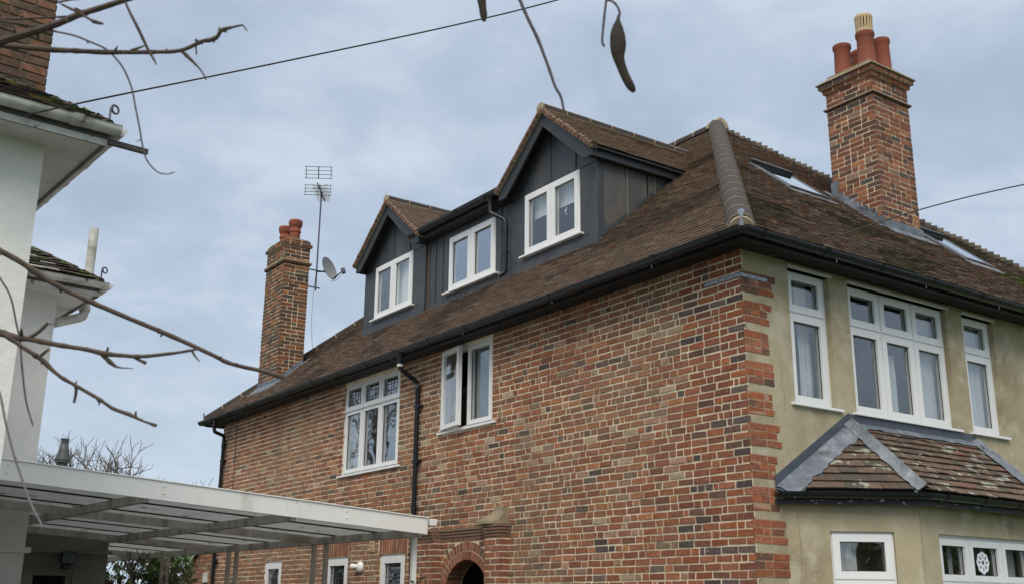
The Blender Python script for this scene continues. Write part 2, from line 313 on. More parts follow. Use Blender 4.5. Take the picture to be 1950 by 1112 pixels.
def brick_stack(mb, x0, x1, y0, y1, z0, z1, pal, seed, base=.0163, mort=1, face=.004, faces='wsen', inset=0, course=.075, joint=.011):
    b = .011
    mb.box((x0 + .002, y0 + .002, z0), (x1 - .002, y1 - .002, z1), mort)
    r = random.Random(seed); F = face
    corners = {'s': (V3(x0, y0, 0), X_, -Y_, x1 - x0), 'w': (V3(x0, y0, 0), Y_, -X_, y1 - y0), 'e': (V3(x1, y0, 0), Y_, X_, y1 - y0), 'n': (V3(x0, y1, 0), X_, Y_, x1 - x0)}
    for fc in faces:
        O, U, W, wd = corners[fc]; rr = random.Random(seed + ord(fc)); n = int(math.floor((z0 - base) / course))
        while True:
            v0 = base + n * course; v1 = v0 + course - joint; n += 1
            if v0 >= z1 - .01: break
            a0, a1 = max(v0, z0), min(v1, z1)
            if a1 - a0 < .012: continue
            u = 0.; st = (n % 2 == 0) ^ (fc in 'wn'); i = 0
            while u < wd - .02:
                ln = (.225 if st else .1125) if i == 0 else rr.choices((.225, .1125, .16), (60, 28, 12))[0]
                i += 1; e_ = u + ln
                if wd - e_ < .07: e_ = wd
                e_ = min(e_, wd); c = pick(pal, rr)
                one_brick(mb, O, U, Z_, W, u - (F if u == 0 else 0), e_ - (joint if e_ < wd else -F), a0, a1, -.02, F, c, rr)
                u = e_
def tile_slope(mb, O, U, S, Nn, inside, ulen, slen, seed, tintf, gauge=.1, tw=.168, edge_mi=1, rough_=1.0, u0=0., thick=.014, lift=.027):
    r = random.Random(seed); nrow = int(slen / gauge) + 1
    for i in range(nrow):
        s0 = i * gauge; off = (tw / 2 if i % 2 else 0) + r.uniform(-.01, .01)
        k0 = int(math.floor((u0 - off) / tw)) - 1; k = k0; wob = r.uniform(-.003, .003) * rough_
        while True:
            a = k * tw + off; b = a + tw - .003; k += 1
            if a > u0 + ulen: break
            iv = inside(s0 + gauge * .5)
            if iv is None: break
            lo, hi = iv
            if b < lo or a > hi: continue
            a_, b_ = max(a, lo), min(b, hi)
            if b_ - a_ < .02: continue
            dz = r.uniform(-.002, .003) * rough_; ds = wob + r.uniform(-.003, .003) * rough_; tl = r.uniform(-.0015, .0015) * rough_
            if r.random() < .012 * rough_: dz += .006
            P = lambda uu, ss, nn: O + U * uu + S * ss + Nn * nn
            h = gauge + .05
            bt = [P(a_, s0 + ds, lift + dz - tl), P(b_, s0 + ds, lift + dz + tl), P(b_, s0 + h, 0.001), P(a_, s0 + h, 0.001)]
            tp = [P(a_, s0 + ds, lift + thick + dz - tl), P(b_, s0 + ds, lift + thick + dz + tl), P(b_, s0 + h, thick * .9), P(a_, s0 + h, thick * .9)]
            if np.dot(np.cross(U, S), Nn) < 0: bt = bt[::-1]; tp = tp[::-1]
            c, ce = tintf(r, a_, s0)
            o = len(mb.v); mb.v.extend([tuple(map(float, p)) for p in bt + tp])
            for q, f in enumerate([(4, 5, 6, 7), (0, 1, 5, 4), (1, 2, 6, 5), (2, 3, 7, 6), (3, 0, 4, 7), (3, 2, 1, 0)]):
                mb.f.append(tuple(x + o for x in f)); mb.m.append(0); mb.c.append(c if q in (0, 5) else ce)
def caps(mb, p0, p1, r0, ln, up, n=10, taper=.012, mi=0, ring=None, sink=.3, wob=0.0, seed=3, rr_=(-.1, math.pi + .1), lift_end=0):
    """row of half-round tiles from p0 (bottom) to p1"""
    r = random.Random(seed); p0 = np.array(p0, float); p1 = np.array(p1, float); d = p1 - p0; tot = np.linalg.norm(d); d /= tot; k = max(1, round(tot / ln)); L_ = tot / k
    for i in range(k):
        a = p0 + d * (i * L_); b = p0 + d * ((i + 1) * L_ + .01)
        w_ = np.array(up) * r.uniform(-wob, wob)
        nseg = n
        for rr, mm, e0, e1 in (((r0, mi, 0, 0),) if ring is None else ((r0, mi, 0, 0), (r0 + .004, ring, 0, .013))):
            A = a + w_; B = b + w_ if mm == mi else a + d * e1 + w_
            mb.tube([A - np.array(up) * (r0 * sink), B - np.array(up) * (r0 * sink)], [rr + taper / 2, rr - taper / 2 + (0 if mm == mi else taper / 2)], nseg, mm, (1, 1, 1), True, rr_, up)

# ================================================================== SETTING
g = MB(); g.add([(-1500, -1500, -.02), (1500, -1500, -.02), (1500, 1500, -.02), (-1500, 1500, -.02)], [(0, 1, 2, 3)]); tag(g.obj('ground', GRASS), kind='structure')
g = MB(); g.add([(-9.2, -14, -.012), (-.4, -14, -.012), (-.4, 18, -.012), (-9.2, 18, -.012)], [(0, 1, 2, 3)]); tag(g.obj('driveway', TARM), kind='structure')
g = MB(); g.add([(-80, -22, -.010), (80, -22, -.010), (80, -15, -.010), (-80, -15, -.010)], [(0, 1, 2, 3)]); tag(g.obj('road', TARM), kind='structure')

# ================================================================== MAIN HOUSE
H = empty('brick_house', 'brick and render two storey house with steep tiled hipped roof and grey dormers', 'house')
WX, DY, SOF = 9.0, 13.75, 5.03           # house width, depth, soffit height
K = math.tan(R_(40.5)); EX = .32; ZE = 5.10; CS, SN = math.cos(R_(40.5)), math.sin(R_(40.5)); AP = WX / 2; ZR = ZE + K * (AP + EX)
BASE = .0163
# --- side wall (faces -X); u = y
SH = [(6.735, 8.50, 3.56, 4.99), (4.335, 5.51, 3.88, 5.0), (8.13, 8.87, 1.62, 2.325), (6.42, 7.13, 1.62, 2.32), (10.55, 11.25, 1.3, 2.33)]
AR, AC, AZ = .54, 4.86, 1.65             # arch opening radius, centre y, springing z
ARCH = (AC - AR, AC + AR, 0., AZ)
mb = MB()
mb.panel((0, 0, 0), Y_, Z_, -X_, (.241, DY), (0, SOF + .08), SH + [(ARCH[0], ARCH[1], 0, AZ + AR)], (-.24, 0), 1)
# fill the spandrels beside the arch head
for sgn in (-1, 1):
    for i in range(30):
        z0 = AZ + AR * i / 30; z1 = AZ + AR * (i + 1) / 30; ww = math.sqrt(max(0, AR * AR - (z0 - AZ) ** 2))
        if AR - ww < .004: continue
        ya, yb = (AC + sgn * ww, AC + sgn * AR) if sgn > 0 else (AC - AR, AC - ww)
        mb.box((-.001, min(ya, yb), z0), (.24, max(ya, yb), z1), 1)
RO = AR + .235
def arch_cut(s_, v):
    if v > AZ + RO: return [s_]
    ww = RO if v < AZ else math.sqrt(max(0, RO * RO - (v - AZ) ** 2))
    if v < AZ: ww = AR + .0
    a, b = AC - ww, AC + ww
    if b < s_[0] or a > s_[1]: return [s_]
    o = []
    if a - s_[0] > .03: o.append((s_[0], a))
    if s_[1] - b > .03: o.append((b, s_[1]))
    return o
sold = [(8.05, 8.95, 2.325, 2.56), (6.36, 7.19, 2.32, 2.57)]
bricks(mb, V3(0, 0, 0), Y_, Z_, -X_, DY, 0, SOF + .06, BASE, SH + sold, PAL_WALL, 11, extra=arch_cut)
for (a, b, c, d) in sold:       # soldier courses
    y = a
    while y < b - .03:
        one_brick(mb, V3(0, 0, 0), Y_, Z_, -X_, y, min(y + .064, b), c + .006, d - .004, -.02, .006, pick(PAL_RUB, rnd), rnd); y += .073
for ring in range(2):           # two half-brick arch rings
    r0 = AR + ring * .117; r1 = r0 + .103; n = int(math.pi * (r0 + .05) / .078)
    for i in range(n):
        t0 = math.pi * i / n + .011; t1 = math.pi * (i + 1) / n - .011; c = pick(PAL_RUB, rnd)
        Pt = lambda t, r_, x: V3(x, AC + r_ * math.cos(t), AZ + r_ * math.sin(t))
        mb.hexa([Pt(t0, r0, .22), Pt(t0, r1, .0), Pt(t1, r1, .0), Pt(t1, r0, .22)], [Pt(t0, r0, -.006), Pt(t0, r1, -.006), Pt(t1, r1, -.006), Pt(t1, r0, -.006)], 0, c)
side = mb.obj('side_wall', [BRICK, MORTAR], H)
# porch surround: two piers, string course, cement lump
mb = MB(); PD = .13
for (ya, yb) in ((3.92, 4.26), (5.46, 6.02)):
    brick_stack(mb, -PD, .01, ya, yb, 0, 2.44, PAL_RUB, int(ya * 10), faces='wsn', joint=.014)
mb.obj('porch_pier', [BRICK, MORTAR], H)
mb = MB()
for k_, (o_, z0, z1) in enumerate(((.012, 2.44, 2.475), (.024, 2.477, 2.512), (.036, 2.514, 2.549), (.05, 2.551, 2.585))):
    c = (.27 - .05 * (k_ % 2), .15, .10)
    for (ya, yb, x0) in ((3.92, 4.26, -PD), (5.46, 6.02, -PD), (4.26, 5.46, 0)):
        e0 = o_ if ya == 3.92 else 0; mb.box((x0 - o_, ya - e0, z0 + .001), (.0, yb + (o_ if yb == 6.02 else 0), z1), 0, mul(c, rnd.uniform(.8, 1.1)))
mb.obj('string_course', [BRICK], H)
mb = MB()
def lump(mb, pr_, y0, y1, x0, z0, seed, mi=0):
    r = random.Random(seed); n = len(pr_); rows = []
    for i, (h, w_) in enumerate(pr_):
        hw = (y1 - y0) / 2 * w_; yc = y0 + .02 + hw + h * .25
        rows.append([V3(x0 - .16 * w_ + r.uniform(-.01, .01), yc - hw + r.uniform(-.01, .01), z0 + h), V3(x0 - .2 * w_, yc + r.uniform(-.02, .02), z0 + h + r.uniform(0, .01)), V3(x0 - .16 * w_, yc + hw, z0 + h), V3(.0, yc + hw, z0 + h), V3(.0, yc - hw, z0 + h)])
    vs = [p for r_ in rows for p in r_]; fs = []
    for i in range(n - 1):
        for j in range(5): fs.append((i * 5 + j, i * 5 + (j + 1) % 5, (i + 1) * 5 + (j + 1) % 5, (i + 1) * 5 + j))
    fs.append((4, 3, 2, 1, 0)); fs.append(tuple((n - 1) * 5 + j for j in range(5))); mb.add(vs, fs, mi)
lump(mb, [(0, 1.), (.03, .97), (.07, .8), (.11, .55), (.15, .42), (.20, .34), (.215, .2)], 3.90, 4.42, -PD + .12, 2.585, 4)
tag(mb.obj('cement_capping', CONC, H, smooth=False), 'rough cement mound on top of the porch pier')
# --- front wall (faces -Y); u = x
FW = [(.67, 1.31, 3.575, 4.965), (1.615, 3.385, 3.575, 4.965), (3.69, 4.33, 3.575, 4.965), (5.9, 7.6, 3.575, 4.965)]
mb = MB(); mb.panel((0, 0, 0), X_, Z_, -Y_, (.012, WX), (0, SOF + .08), FW, (-.24, 0), 0); mb.box((0, 0.001, 0), (.0118, .24, SOF + .08), 1)
mb.obj('front_wall', [RENDER, MORTAR], H)
mb = MB(); z = 4.291; r = random.Random(5)
n_ = -14
while True:
    top = 4.216 - .3 * n_      # top of the three-course block below the render gap
    n_ += 1
    if top > 5.1: continue
    if top < .3: break
    wd = r.choice((.33, .42, .45, .36)) + (.14 if abs(top - 2.116) < .08 or top < 1.6 else 0)
    mb.obox((0, 0, 0), X_, Z_, -Y_, (-.002, wd - .05), (top - .212, min(top + .002, 5.02)), (.0005, .0032), 1) if top - .2 < 5. else None
    for k_ in range(3):
        v1 = top - .075 * k_ - .002; v0 = v1 - .068
        if v1 > 5.04: continue
        u = 0.; i = 0; we = wd + r.uniform(-.045, .045)
        while u < we - .03:
            ln = (.225 if (i + k_) % 2 else .11) if i else (.225, .11, .225)[k_ % 3]
            e_ = min(u + ln, we)
            if we - e_ < .05: e_ = we
            i += 1
            one_brick(mb, V3(0, 0, 0), X_, Z_, -Y_, u - (.004 if u == 0 else 0), e_ - .006, v0, v1, -.02, .0058, pick(PAL_QUO, r), r, j=.0055, wj=.002); u = e_
mb.obj('quoin_bricks', [BRICK, mat('red_pointing', (.38, .24, .155), .95, var=.3, vscale=20)], H)
# other two walls, floor
mb = MB(); mb.box((.24, DY - .24, 0), (WX, DY, SOF + .08)); mb.box((WX - .24, .24, 0), (WX, DY - .24, SOF + .08)); tag(mb.obj('rear_walls', RENDER, H))
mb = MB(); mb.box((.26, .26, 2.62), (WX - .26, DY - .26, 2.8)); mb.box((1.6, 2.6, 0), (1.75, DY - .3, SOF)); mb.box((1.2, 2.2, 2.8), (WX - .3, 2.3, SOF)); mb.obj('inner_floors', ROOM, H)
# --- quoins at far corner (toothed bricks standing just past the corner)
mb = MB()
for i in range(22):
    if i % 2 == 0: mb.box((-.006, DY, .05 + i * .225 + .02), (.10, DY + .06, .05 + i * .225 + .22), 0, pick(PAL_WALL, rnd))
mb.box((.0, DY + .001, .05), (.10, DY + .012, 4.99), 0, (.3, .22, .15)); mb.obj('far_quoin', [BRICK], H)
# --- soffit, fascia, gutters (run round all four sides)
E_ = .27
mb = MB()
mb.box((-E_, -E_, SOF), (0, DY + E_, SOF + .02)); mb.box((0, -E_, SOF), (WX + E_, 0, SOF + .02)); mb.box((WX, 0, SOF), (WX + E_, DY + E_, SOF + .02)); mb.box((0, DY, SOF), (WX, DY + E_, SOF + .02))
mb.obj('soffit', SOFD, H)
mb = MB(); t = .022
mb.box((-E_ - t, -E_ - t, SOF - .03), (-E_, DY + E_ + t, ZE + .01)); mb.box((-E_, -E_ - t, SOF - .03), (WX + E_, -E_, ZE + .01)); mb.box((WX + E_, -E_ - t, SOF - .03), (WX + E_ + t, DY + E_, ZE + .01)); mb.box((-E_, DY + E_, SOF - .03), (WX + E_, DY + E_ + t, ZE + .01))
mb.obj('fascia', BLKP, H)
GZ = 5.085; GR = .062
def gutter(mb, p, q, up=Z_, r=GR, mi=0, lip=.006, endcap=True, brk=.9, brmi=None, sq=False):
    p = np.array(p, float); q = np.array(q, float); d = unit(q - p); s_ = np.cross(d, up); prof = []
    n = 9
    for j in range(n): x = math.pi + math.pi * j / (n - 1); prof.append((math.cos(x) * r, math.sin(x) * r))
    prof = [(-r - lip, .008)] + [(-r, .008)] + prof + [(r, .008), (r + lip, .008)]
    inn = [(a_ * .93, b_ * .93 + .001) for a_, b_ in prof[2:-2]][::-1]
    poly = prof + inn
    mb.prism([p + s_ * a_ + up * b_ for a_, b_ in poly], q - p, mi)
    if endcap:
        for e0, sg in ((p, -1), (q, 1)): mb.prism([e0 + s_ * a_ + up * b_ for a_, b_ in prof[1:-1]], d * .004 * sg, mi)
    tot = np.linalg.norm(q - p); k_ = int(tot / brk)
    for i in range(k_ + 1):
        c = p + d * min(tot - .05, .25 + i * brk)
        if .25 + i * brk > tot - .04: break
        pr_ = [(math.cos(math.pi + math.pi * j / 8) * (r + .006), math.sin(math.pi + math.pi * j / 8) * (r + .006)) for j in range(9)]
        wdt = .075 if i % 3 == 1 else .028
        inn2 = [(a_ * .9, b_ * .9) for a_, b_ in pr_][::-1]
        mb.prism([c + s_ * a_ + up * b_ for a_, b_ in [(-r - .012, .012)] + pr_ + [(r + .012, .012)] + inn2], d * wdt, mi if brmi is None else brmi)
gx = -E_ - t - GR - .004
mb = MB(); gutter(mb, (gx, gx, GZ), (gx, DY - gx, GZ)); gutter(mb, (gx, gx, GZ), (WX - gx, gx, GZ)); gutter(mb, (WX - gx, gx, GZ), (WX - gx, DY - gx, GZ)); gutter(mb, (gx, DY - gx, GZ), (WX - gx, DY - gx, GZ))
gut = mb.obj('gutter', BLACK, H, smooth=True)
for i in range(12):     # pale fascia clips under the gutter
    pass
mb = MB()
for yy in (.9, 2.6, 4.5, 6.4, 8.3, 10.2, 12.0):
    mb = MB(); mb.box((gx - .003, yy, GZ - GR - .035), (gx + .003, yy + .009, GZ - GR + .002)); mb.obj('gutter_clip', STEEL, gut)
for xx in (1.0, 2.5, 3.9, 5.4):
    mb = MB(); mb.box((xx, gx - .003, GZ - GR - .035), (xx + .009, gx + .003, GZ - GR + .002)); mb.obj('gutter_clip', STEEL, gut)
# --- roof
def rt(dark=1., moss=0., base=(.112, .074, .053), edge=(.35, .245, .17)):
    def f(r, u, s):
        k = r.uniform(.86, 1.12) * dark; c = mul(base, k); e = mul(edge, r.uniform(.8, 1.15) * (.55 + .45 * dark))
        n1 = noise.noise(Vector((u * .55, s * .9, moss * 7 + 1))) ; n2 = noise.noise(Vector((u * 1.7, s * 2.2, 4.)))
        if n1 + .5 * n2 > .18: c = mul(c, .62); e = mul(e, .6)
        if moss and n1 * .6 + n2 > .34: c = tuple(x * .4 + y * .6 for x, y in zip(c, (.085, .085, .035))); e = tuple(x * .5 + y * .5 for x, y in zip(e, (.10, .10, .04)))
        if moss and ((u - 6.9) / .75) ** 2 + ((s - 1.25) / .42) ** 2 < r.uniform(.4, 1.2): c = mul((.14, .15, .035), r.uniform(.6, 1.2)); e = c
        if moss and r.random() < .006: c = e = (.16, .15, .05)
        if r.random() < .02: c = (.15, .065, .045); e = (.3, .15, .09)
        if r.random() < .03: e = (.42, .36, .28)
        return c, e
    return f
def slopeN(U, S): n = np.cross(U, S); return n if n[2] > 0 else -n
SL = (AP + EX) / CS
mb = MB()
S1 = V3(CS, 0, SN); N1 = V3(-SN, 0, CS); O1 = V3(-EX, -EX, ZE)
tot = DY + 2 * EX
cham = lambda s: (lambda d: (d, tot - d))(s * CS)
# notches: where the dormers stand the tiles stop
DORM = [dict(c=4.30, hw=1.10, wall=(3.34, 5.36)), dict(c=8.80, hw=1.13, wall=(7.78, 9.90))]
XD = .97
def in1(s):
    return cham(s)
class Sub: pass
def tiles1(mbx):
    # split the slope into strips so the area under the dormers stays free
    sd = (XD + EX) / CS
    d0, d1 = 3.34 + EX, 9.90 + EX
    def sect(lo_, hi_, smin, smax):
        def f(s):
            if s < smin or s > smax: return (1e3, -1e3)
            a_, b_ = cham(s); return (max(a_, lo_), min(b_, hi_))
        return f
    tile_slope(mbx, O1, Y_, S1, N1, sect(-1, 99, -1, sd + .02), tot, SL, 21, rt(), rough_=1)
    tile_slope(mbx, O1, Y_, S1, N1, sect(-1, d0, sd + .02, 99), tot, SL, 22, rt(), rough_=1)
    tile_slope(mbx, O1, Y_, S1, N1, sect(d1, 99, sd + .02, 99), tot, SL, 23, rt(.9), rough_=1)
    smid = (2.35 + EX) / CS
    tile_slope(mbx, O1, Y_, S1, N1, sect(d0, d1, smid, 99), tot, SL, 24, rt(), rough_=1)
tiles1(mb)
S2 = V3(0, CS, SN); N2 = V3(0, -SN, CS); O2 = V3(-EX, -EX, ZE); tw2 = WX + 2 * EX
tile_slope(mb, O2, X_, S2, N2, lambda s: (s * CS, tw2 - s * CS), tw2, SL, 31, rt(.85, .4, (.102, .068, .050), (.32, .215, .155)), rough_=1.25)
# hidden slopes + boarding under all four
def slab(mbx, pts, d, mi): mbx.prism(pts, V3(0, 0, -d), mi)
A1 = V3(AP, AP, ZR); A2 = V3(AP, DY - AP, ZR)
c00, c01, c11, c10 = V3(-EX, -EX, ZE), V3(-EX, DY + EX, ZE), V3(WX + EX, DY + EX, ZE), V3(WX + EX, -EX, ZE)
dn = V3(0, 0, -.004)
for pts in ([c00, c01, A2, A1], [c00, c10, A1]): slab(mb, [p + dn for p in pts], .04, 1)
for pts in ([c10, c11, A2, A1], [c01, c11, A2]): slab(mb, [p + V3(0, 0, .02) for p in pts], .05, 2)
MOSSY = mat('mossy_tile', (.055, .042, .033), .95, var=.4, vscale=14, bump=.8, bscale=40, blotch=(.05, .065, .015), bl_scale=5, bl_lo=.5, bl_hi=.6, blotch2=(.30, .28, .22), b2_scale=11, b2_lo=.66, b2_hi=.7)
RTX = mat('plain_tile_sheet', (.11, .065, .045), .9, var=.4, vscale=12, bump=1., bscale=20, bdist=.03)
roof = mb.obj('roof', [TILE, DARK, RTX], H)
# hips and ridge
mb = MB(); up1 = unit(unit(N1) + unit(N2))
caps(mb, V3(-EX + .03, -EX + .03, ZE + .06), A1 + V3(-.02, -.02, .06), .132, .45, up1, 16, .001, 0, 1, sink=.35, seed=2)
e0 = V3(-EX + .015, -EX + .015, ZE + .03)
mb.tube([e0 - up1 * .05, e0 + unit(A1 - c00) * .16 - up1 * .045], [.125, .137], 14, 1, cap=True, half=(-.1, math.pi + .1), up=up1)
hipo = mb.obj('hip_tiles', [HIPT, CREAM], roof, smooth=True)
mb = MB(); tv = c00 + V3(.0, .0, .1)
mb.box((tv[0] - .016, tv[1] - .016, ZE - .02), (tv[0] + .012, tv[1] + .012, ZE + .15)); mb.box((tv[0] - .016, tv[1] - .016, ZE + .15), (tv[0] + .03, tv[1] + .03, ZE + .18)); mb.obj('hip_iron', STEEL, roof)
mb = MB(); caps(mb, A2 + V3(0, 0, .03), A1 + V3(0, 0, .03), .12, .45, Z_, 12, .006, 0, 1, sink=.35, seed=5)
mb.tube([A1 + V3(0, -.13, -.0), A1 + V3(0, .1, -.0)], .145, 14, 1, cap=True, half=(-.1, math.pi + .1), up=Z_); mb.obj('ridge_tiles', [HIPT, CREAM], roof, smooth=True)
mb = MB(); up2 = unit(N2 + V3(SN, 0, CS)); r = random.Random(9)
p0 = c10 + V3(-.03, .03, .05); d = A1 - p0; n_ = int(np.linalg.norm(d) / .1)
for i in range(n_):          # bonnet hip: every course has its own saddle tile with a lifted tail
    a_ = p0 + d * (i / n_); b_ = p0 + d * ((i + 1.9) / n_); jj = r.uniform(-.012, .012)
    mb.tube([a_ + up2 * (.004 + jj * .6), b_ - up2 * .045], [.10 + r.uniform(-.01, .01), .06], 7, 0, mul((.080, .064, .048), r.uniform(.5, 1.4)), True, (-.1, math.pi + .1), up2)
mb.obj('bonnet_hip_tiles', [TILE], roof)
mb = MB(); up3 = unit(N1 + V3(0, SN, CS))
caps(mb, c01 + V3(.03, -.03, .04), A2 + V3(0, 0, .04), .105, .45, up3, 10, .006, 0, 1, sink=.3, seed=8); caps(mb, c11 + V3(-.03, -.03, .04), A2 + V3(0, 0, .04), .105, .45, unit(V3(SN, SN, 2 * CS)), 10, .006, 0, 1, sink=.3, seed=8); mb.obj('far_hip_tiles', [HIPT, CREAM], roof, smooth=True)
def scroll(mbx, p, U, V, r0=.035, th=.006, turns=1.15, stem=.08, wd=.012):
    pts = [np.array(p) - V * stem, np.array(p) - V * stem * .3]
    for i in range(15):
        x = math.pi + 2 * math.pi * turns * i / 14 * -1; rr = r0 * (1 - .35 * i / 14); pts.append(np.array(p) + U * (r0 + math.cos(x) * rr) + V * (.02 + math.sin(x) * rr))
    mbx.tube(pts, th, 6)
mb = MB(); scroll(mb, c01 + V3(.0, -.02, .13), Y_, Z_, .04, .006, 1.1, .12); mb.obj('hip_iron', DSTEEL, roof)
# --- downpipes
def pipe(mbx, pts, r=.034, collars=()):
    P = [np.array(p, float) for p in pts]; q = [P[0]]
    for i in range(1, len(P) - 1):      # rounded elbows
        a_, b_, c_ = P[i - 1], P[i], P[i + 1]; l_ = min(.06, np.linalg.norm(a_ - b_) / 3, np.linalg.norm(c_ - b_) / 3)
        s_, e_ = b_ + unit(a_ - b_) * l_, b_ + unit(c_ - b_) * l_
        for t_ in (0, .33, .66, 1): q.append((1 - t_) ** 2 * s_ + 2 * t_ * (1 - t_) * b_ + t_ * t_ * e_)
    q.append(P[-1]); mbx.tube(q, r, 12)
    for c in collars: mbx.tube([np.array(c) - V3(0, 0, .03), np.array(c) + V3(0, 0, .03)], r + .009, 12)
def downpipe(pts, collars, brk, label):
    m_ = MB(); pipe(m_, pts, .034, collars); o = m_.obj('downpipe', BLACK, H, smooth=True); tag(o, label)
    m2 = MB()
    for c in brk:
        m2.box((c[0] - .02, c[1] - .075, c[2] - .02), (c[0] + .062, c[1] + .075, c[2] + .02), 0)
    m2.obj('pipe_bracket', BLACK, o); return o
yo = 6.13; px0 = -.062
mb = MB(); mb.lathe((gx, yo, GZ - .20), [(.034, 0), (.040, .02), (.040, .08), (.066, .17)], 12)
mb.obj('gutter_outlet', BLACK, gut, smooth=True)
dp = downpipe([(gx, yo, GZ - .12), (gx, yo, GZ - .26), (px0, 6.12, GZ - .43), (px0, 6.12, .1)], [(px0, 6.12, 4.60), (px0, 6.12, 2.9)], [(px0, 6.12, 4.32), (px0, 6.12, 3.55), (px0, 6.12, 2.3)], 'black downpipe with dog-leg beside the tall side window')
mb = MB(); mb.tube([(gx, yo, GZ - .235), (gx, yo, GZ - .20)], .043, 12); mb.tube([(px0, 6.12, GZ - .50), (px0, 6.12, GZ - .455)], .043, 12); mb.obj('pipe_collar', WGUT, dp)
downpipe([(gx, 13.32, GZ - .05), (gx, 13.32, GZ - .27), (px0, 13.55, GZ - .30), (px0, 13.55, .1)], [(px0, 13.55, 4.6), (px0, 13.55, 3.0)], [(px0, 13.55, 4.3), (px0, 13.55, 2.4)], 'black downpipe at the far corner of the house')
mb = MB(); mb.tube([(-.012, 13.05, 5.0), (-.012, 13.02, 4.0), (-.012, 13.03, 2.0)], .006, 5); mb.obj('wall_cable', BLACK, H)
mb = MB(); mb.obox((0, 0, 0), Y_, Z_, -X_, (-.012, .50), (4.752, 4.788), (.006, .011)); mb.obox((0, 0, 0), X_, Z_, -Y_, (-.0105, .345), (4.745, 4.781), (.0075, .0125))
for yy in (.1, .2, .31, .42): mb.obox((0, 0, 0), Y_, Z_, -X_, (yy - .006, yy + .006), (4.764, 4.776), (.0112, .013), 1)
for xx in (.08, .19): mb.obox((0, 0, 0), X_, Z_, -Y_, (xx - .006, xx + .006), (4.757, 4.769), (.0127, .014), 1)
tag(mb.obj('corner_strap', [STRAPM, DARK], H), 'zinc strap wrapped round the brick corner')

# --- windows
def pane_obj(parent, O, U, V, W, u, v, w_, m=None, lead=None):
    m_ = MB(); m_.obox(O, U, V, W, u, v, (w_, w_ + .006)); o = m_.obj('pane', m or GLASS, parent)
    return o
def window(parent, O, U, W, u, v, cells, depth=.05, sash=True, sill=True, sillw=.05, name='window', label=None, glassm=None, head=False, bar=.045, leads=None, sillp=.04, frame_as='window', fd=.06, sd=.028, opens=()):
    """u,v extents on the wall; cells = list of (u0,u1,v0,v1) lights; depth = set-back of the frame face from the wall"""
    O = np.array(O, float); W = np.array(W, float); mb = MB(); g = .016
    holes = [(a + g, b - g, c + g, d - g) for a, b, c, d in cells] + list(opens)
    mb.panel(O, U, Z_, W, u, v, holes, (-depth - fd, -depth))
    fr = mb.obj(frame_as, WHITE, parent, bevel=.003); 
    if label: tag(fr, label)
    sub = fr if frame_as == 'window' else parent
    for i, (a, b, c, d) in enumerate(cells):
        m2 = MB(); m2.panel(O, U, Z_, W, (a + g - .006, b - g + .006), (c + g - .006, d - g + .006), [(a + g + bar, b - g - bar, c + g + bar, d - g - bar)], (-depth - fd + .01, -depth + .014)); m2.obj('sash', WHITE, sub, bevel=.004)
        gm = glassm(i) if callable(glassm) else glassm
        pane_obj(sub, O, U, Z_, W, (a + g + bar - .002, b - g - bar + .002), (c + g + bar - .002, d - g - bar + .002), -depth - sd, gm)
        m3 = MB(); ga, gb, gc, gd = a + g + bar, b - g - bar, c + g + bar, d - g - bar; q = .006
        m3.panel(O, U, Z_, W, (ga - .001, gb + .001), (gc - .001, gd + .001), [(ga + q, gb - q, gc + q, gd - q)], (-depth - sd + .008, -depth - sd + .016)); m3.obj('gasket', BLKP, sub)
        if leads and leads(i):
            nx, nz = leads(i); m4 = MB(); ww = .005
            for k in range(1, nx): x = ga + (gb - ga) * k / nx; m4.obox(O, U, Z_, W, (x - ww, x + ww), (gc, gd), (-depth - sd + .0062, -depth - sd + .0095))
            for k in range(1, nz): x = gc + (gd - gc) * k / nz; m4.obox(O, U, Z_, W, (ga, gb), (x - ww, x + ww), (-depth - sd + .0064, -depth - sd + .0099))
            m4.obj('leading', DSTEEL, sub)
    if sill:
        m5 = MB(); m5.obox(O, U, Z_, W, (u[0] - sillw, u[1] + sillw), (v[0] - .028, v[0]), (-depth - fd, sillp)); m5.obj('sill', WHITE, sub, bevel=.004)
    if head:
        m5 = MB(); m5.obox(O, U, Z_, W, (u[0] - .02, u[1] + .02), (v[1] - .0, v[1] + .028), (-depth - fd, .03)); m5.obj('drip_head', SOFW, sub)
    return fr
def grid(us, vs): return [(us[i], us[i + 1], vs[j], vs[j + 1]) for j in range(len(vs) - 1) for i in range(len(us) - 1)]
# side windows: u runs along +Y, outward -X
f1 = .022
w1 = window(H, (0, 0, 0), Y_, -X_, (6.735, 8.50), (3.56, 4.99), grid([6.735 + f1, 7.33, 7.905, 8.50 - f1], [3.56 + f1, 4.565, 4.99 - f1]), .02, label='tall white side window of three lights with leaded top lights', bar=.05, glassm=lambda i: GLASSL, leads=lambda i: (5, 3) if i > 2 else None, sillw=.1, fd=.07)
mb = MB(); mb.obox((0, 0, 0), Y_, Z_, -X_, (6.72, 8.53), (4.553, 4.572), (-.03, .022)); mb.obj('drip_bar', WHITE, w1, bevel=.003)
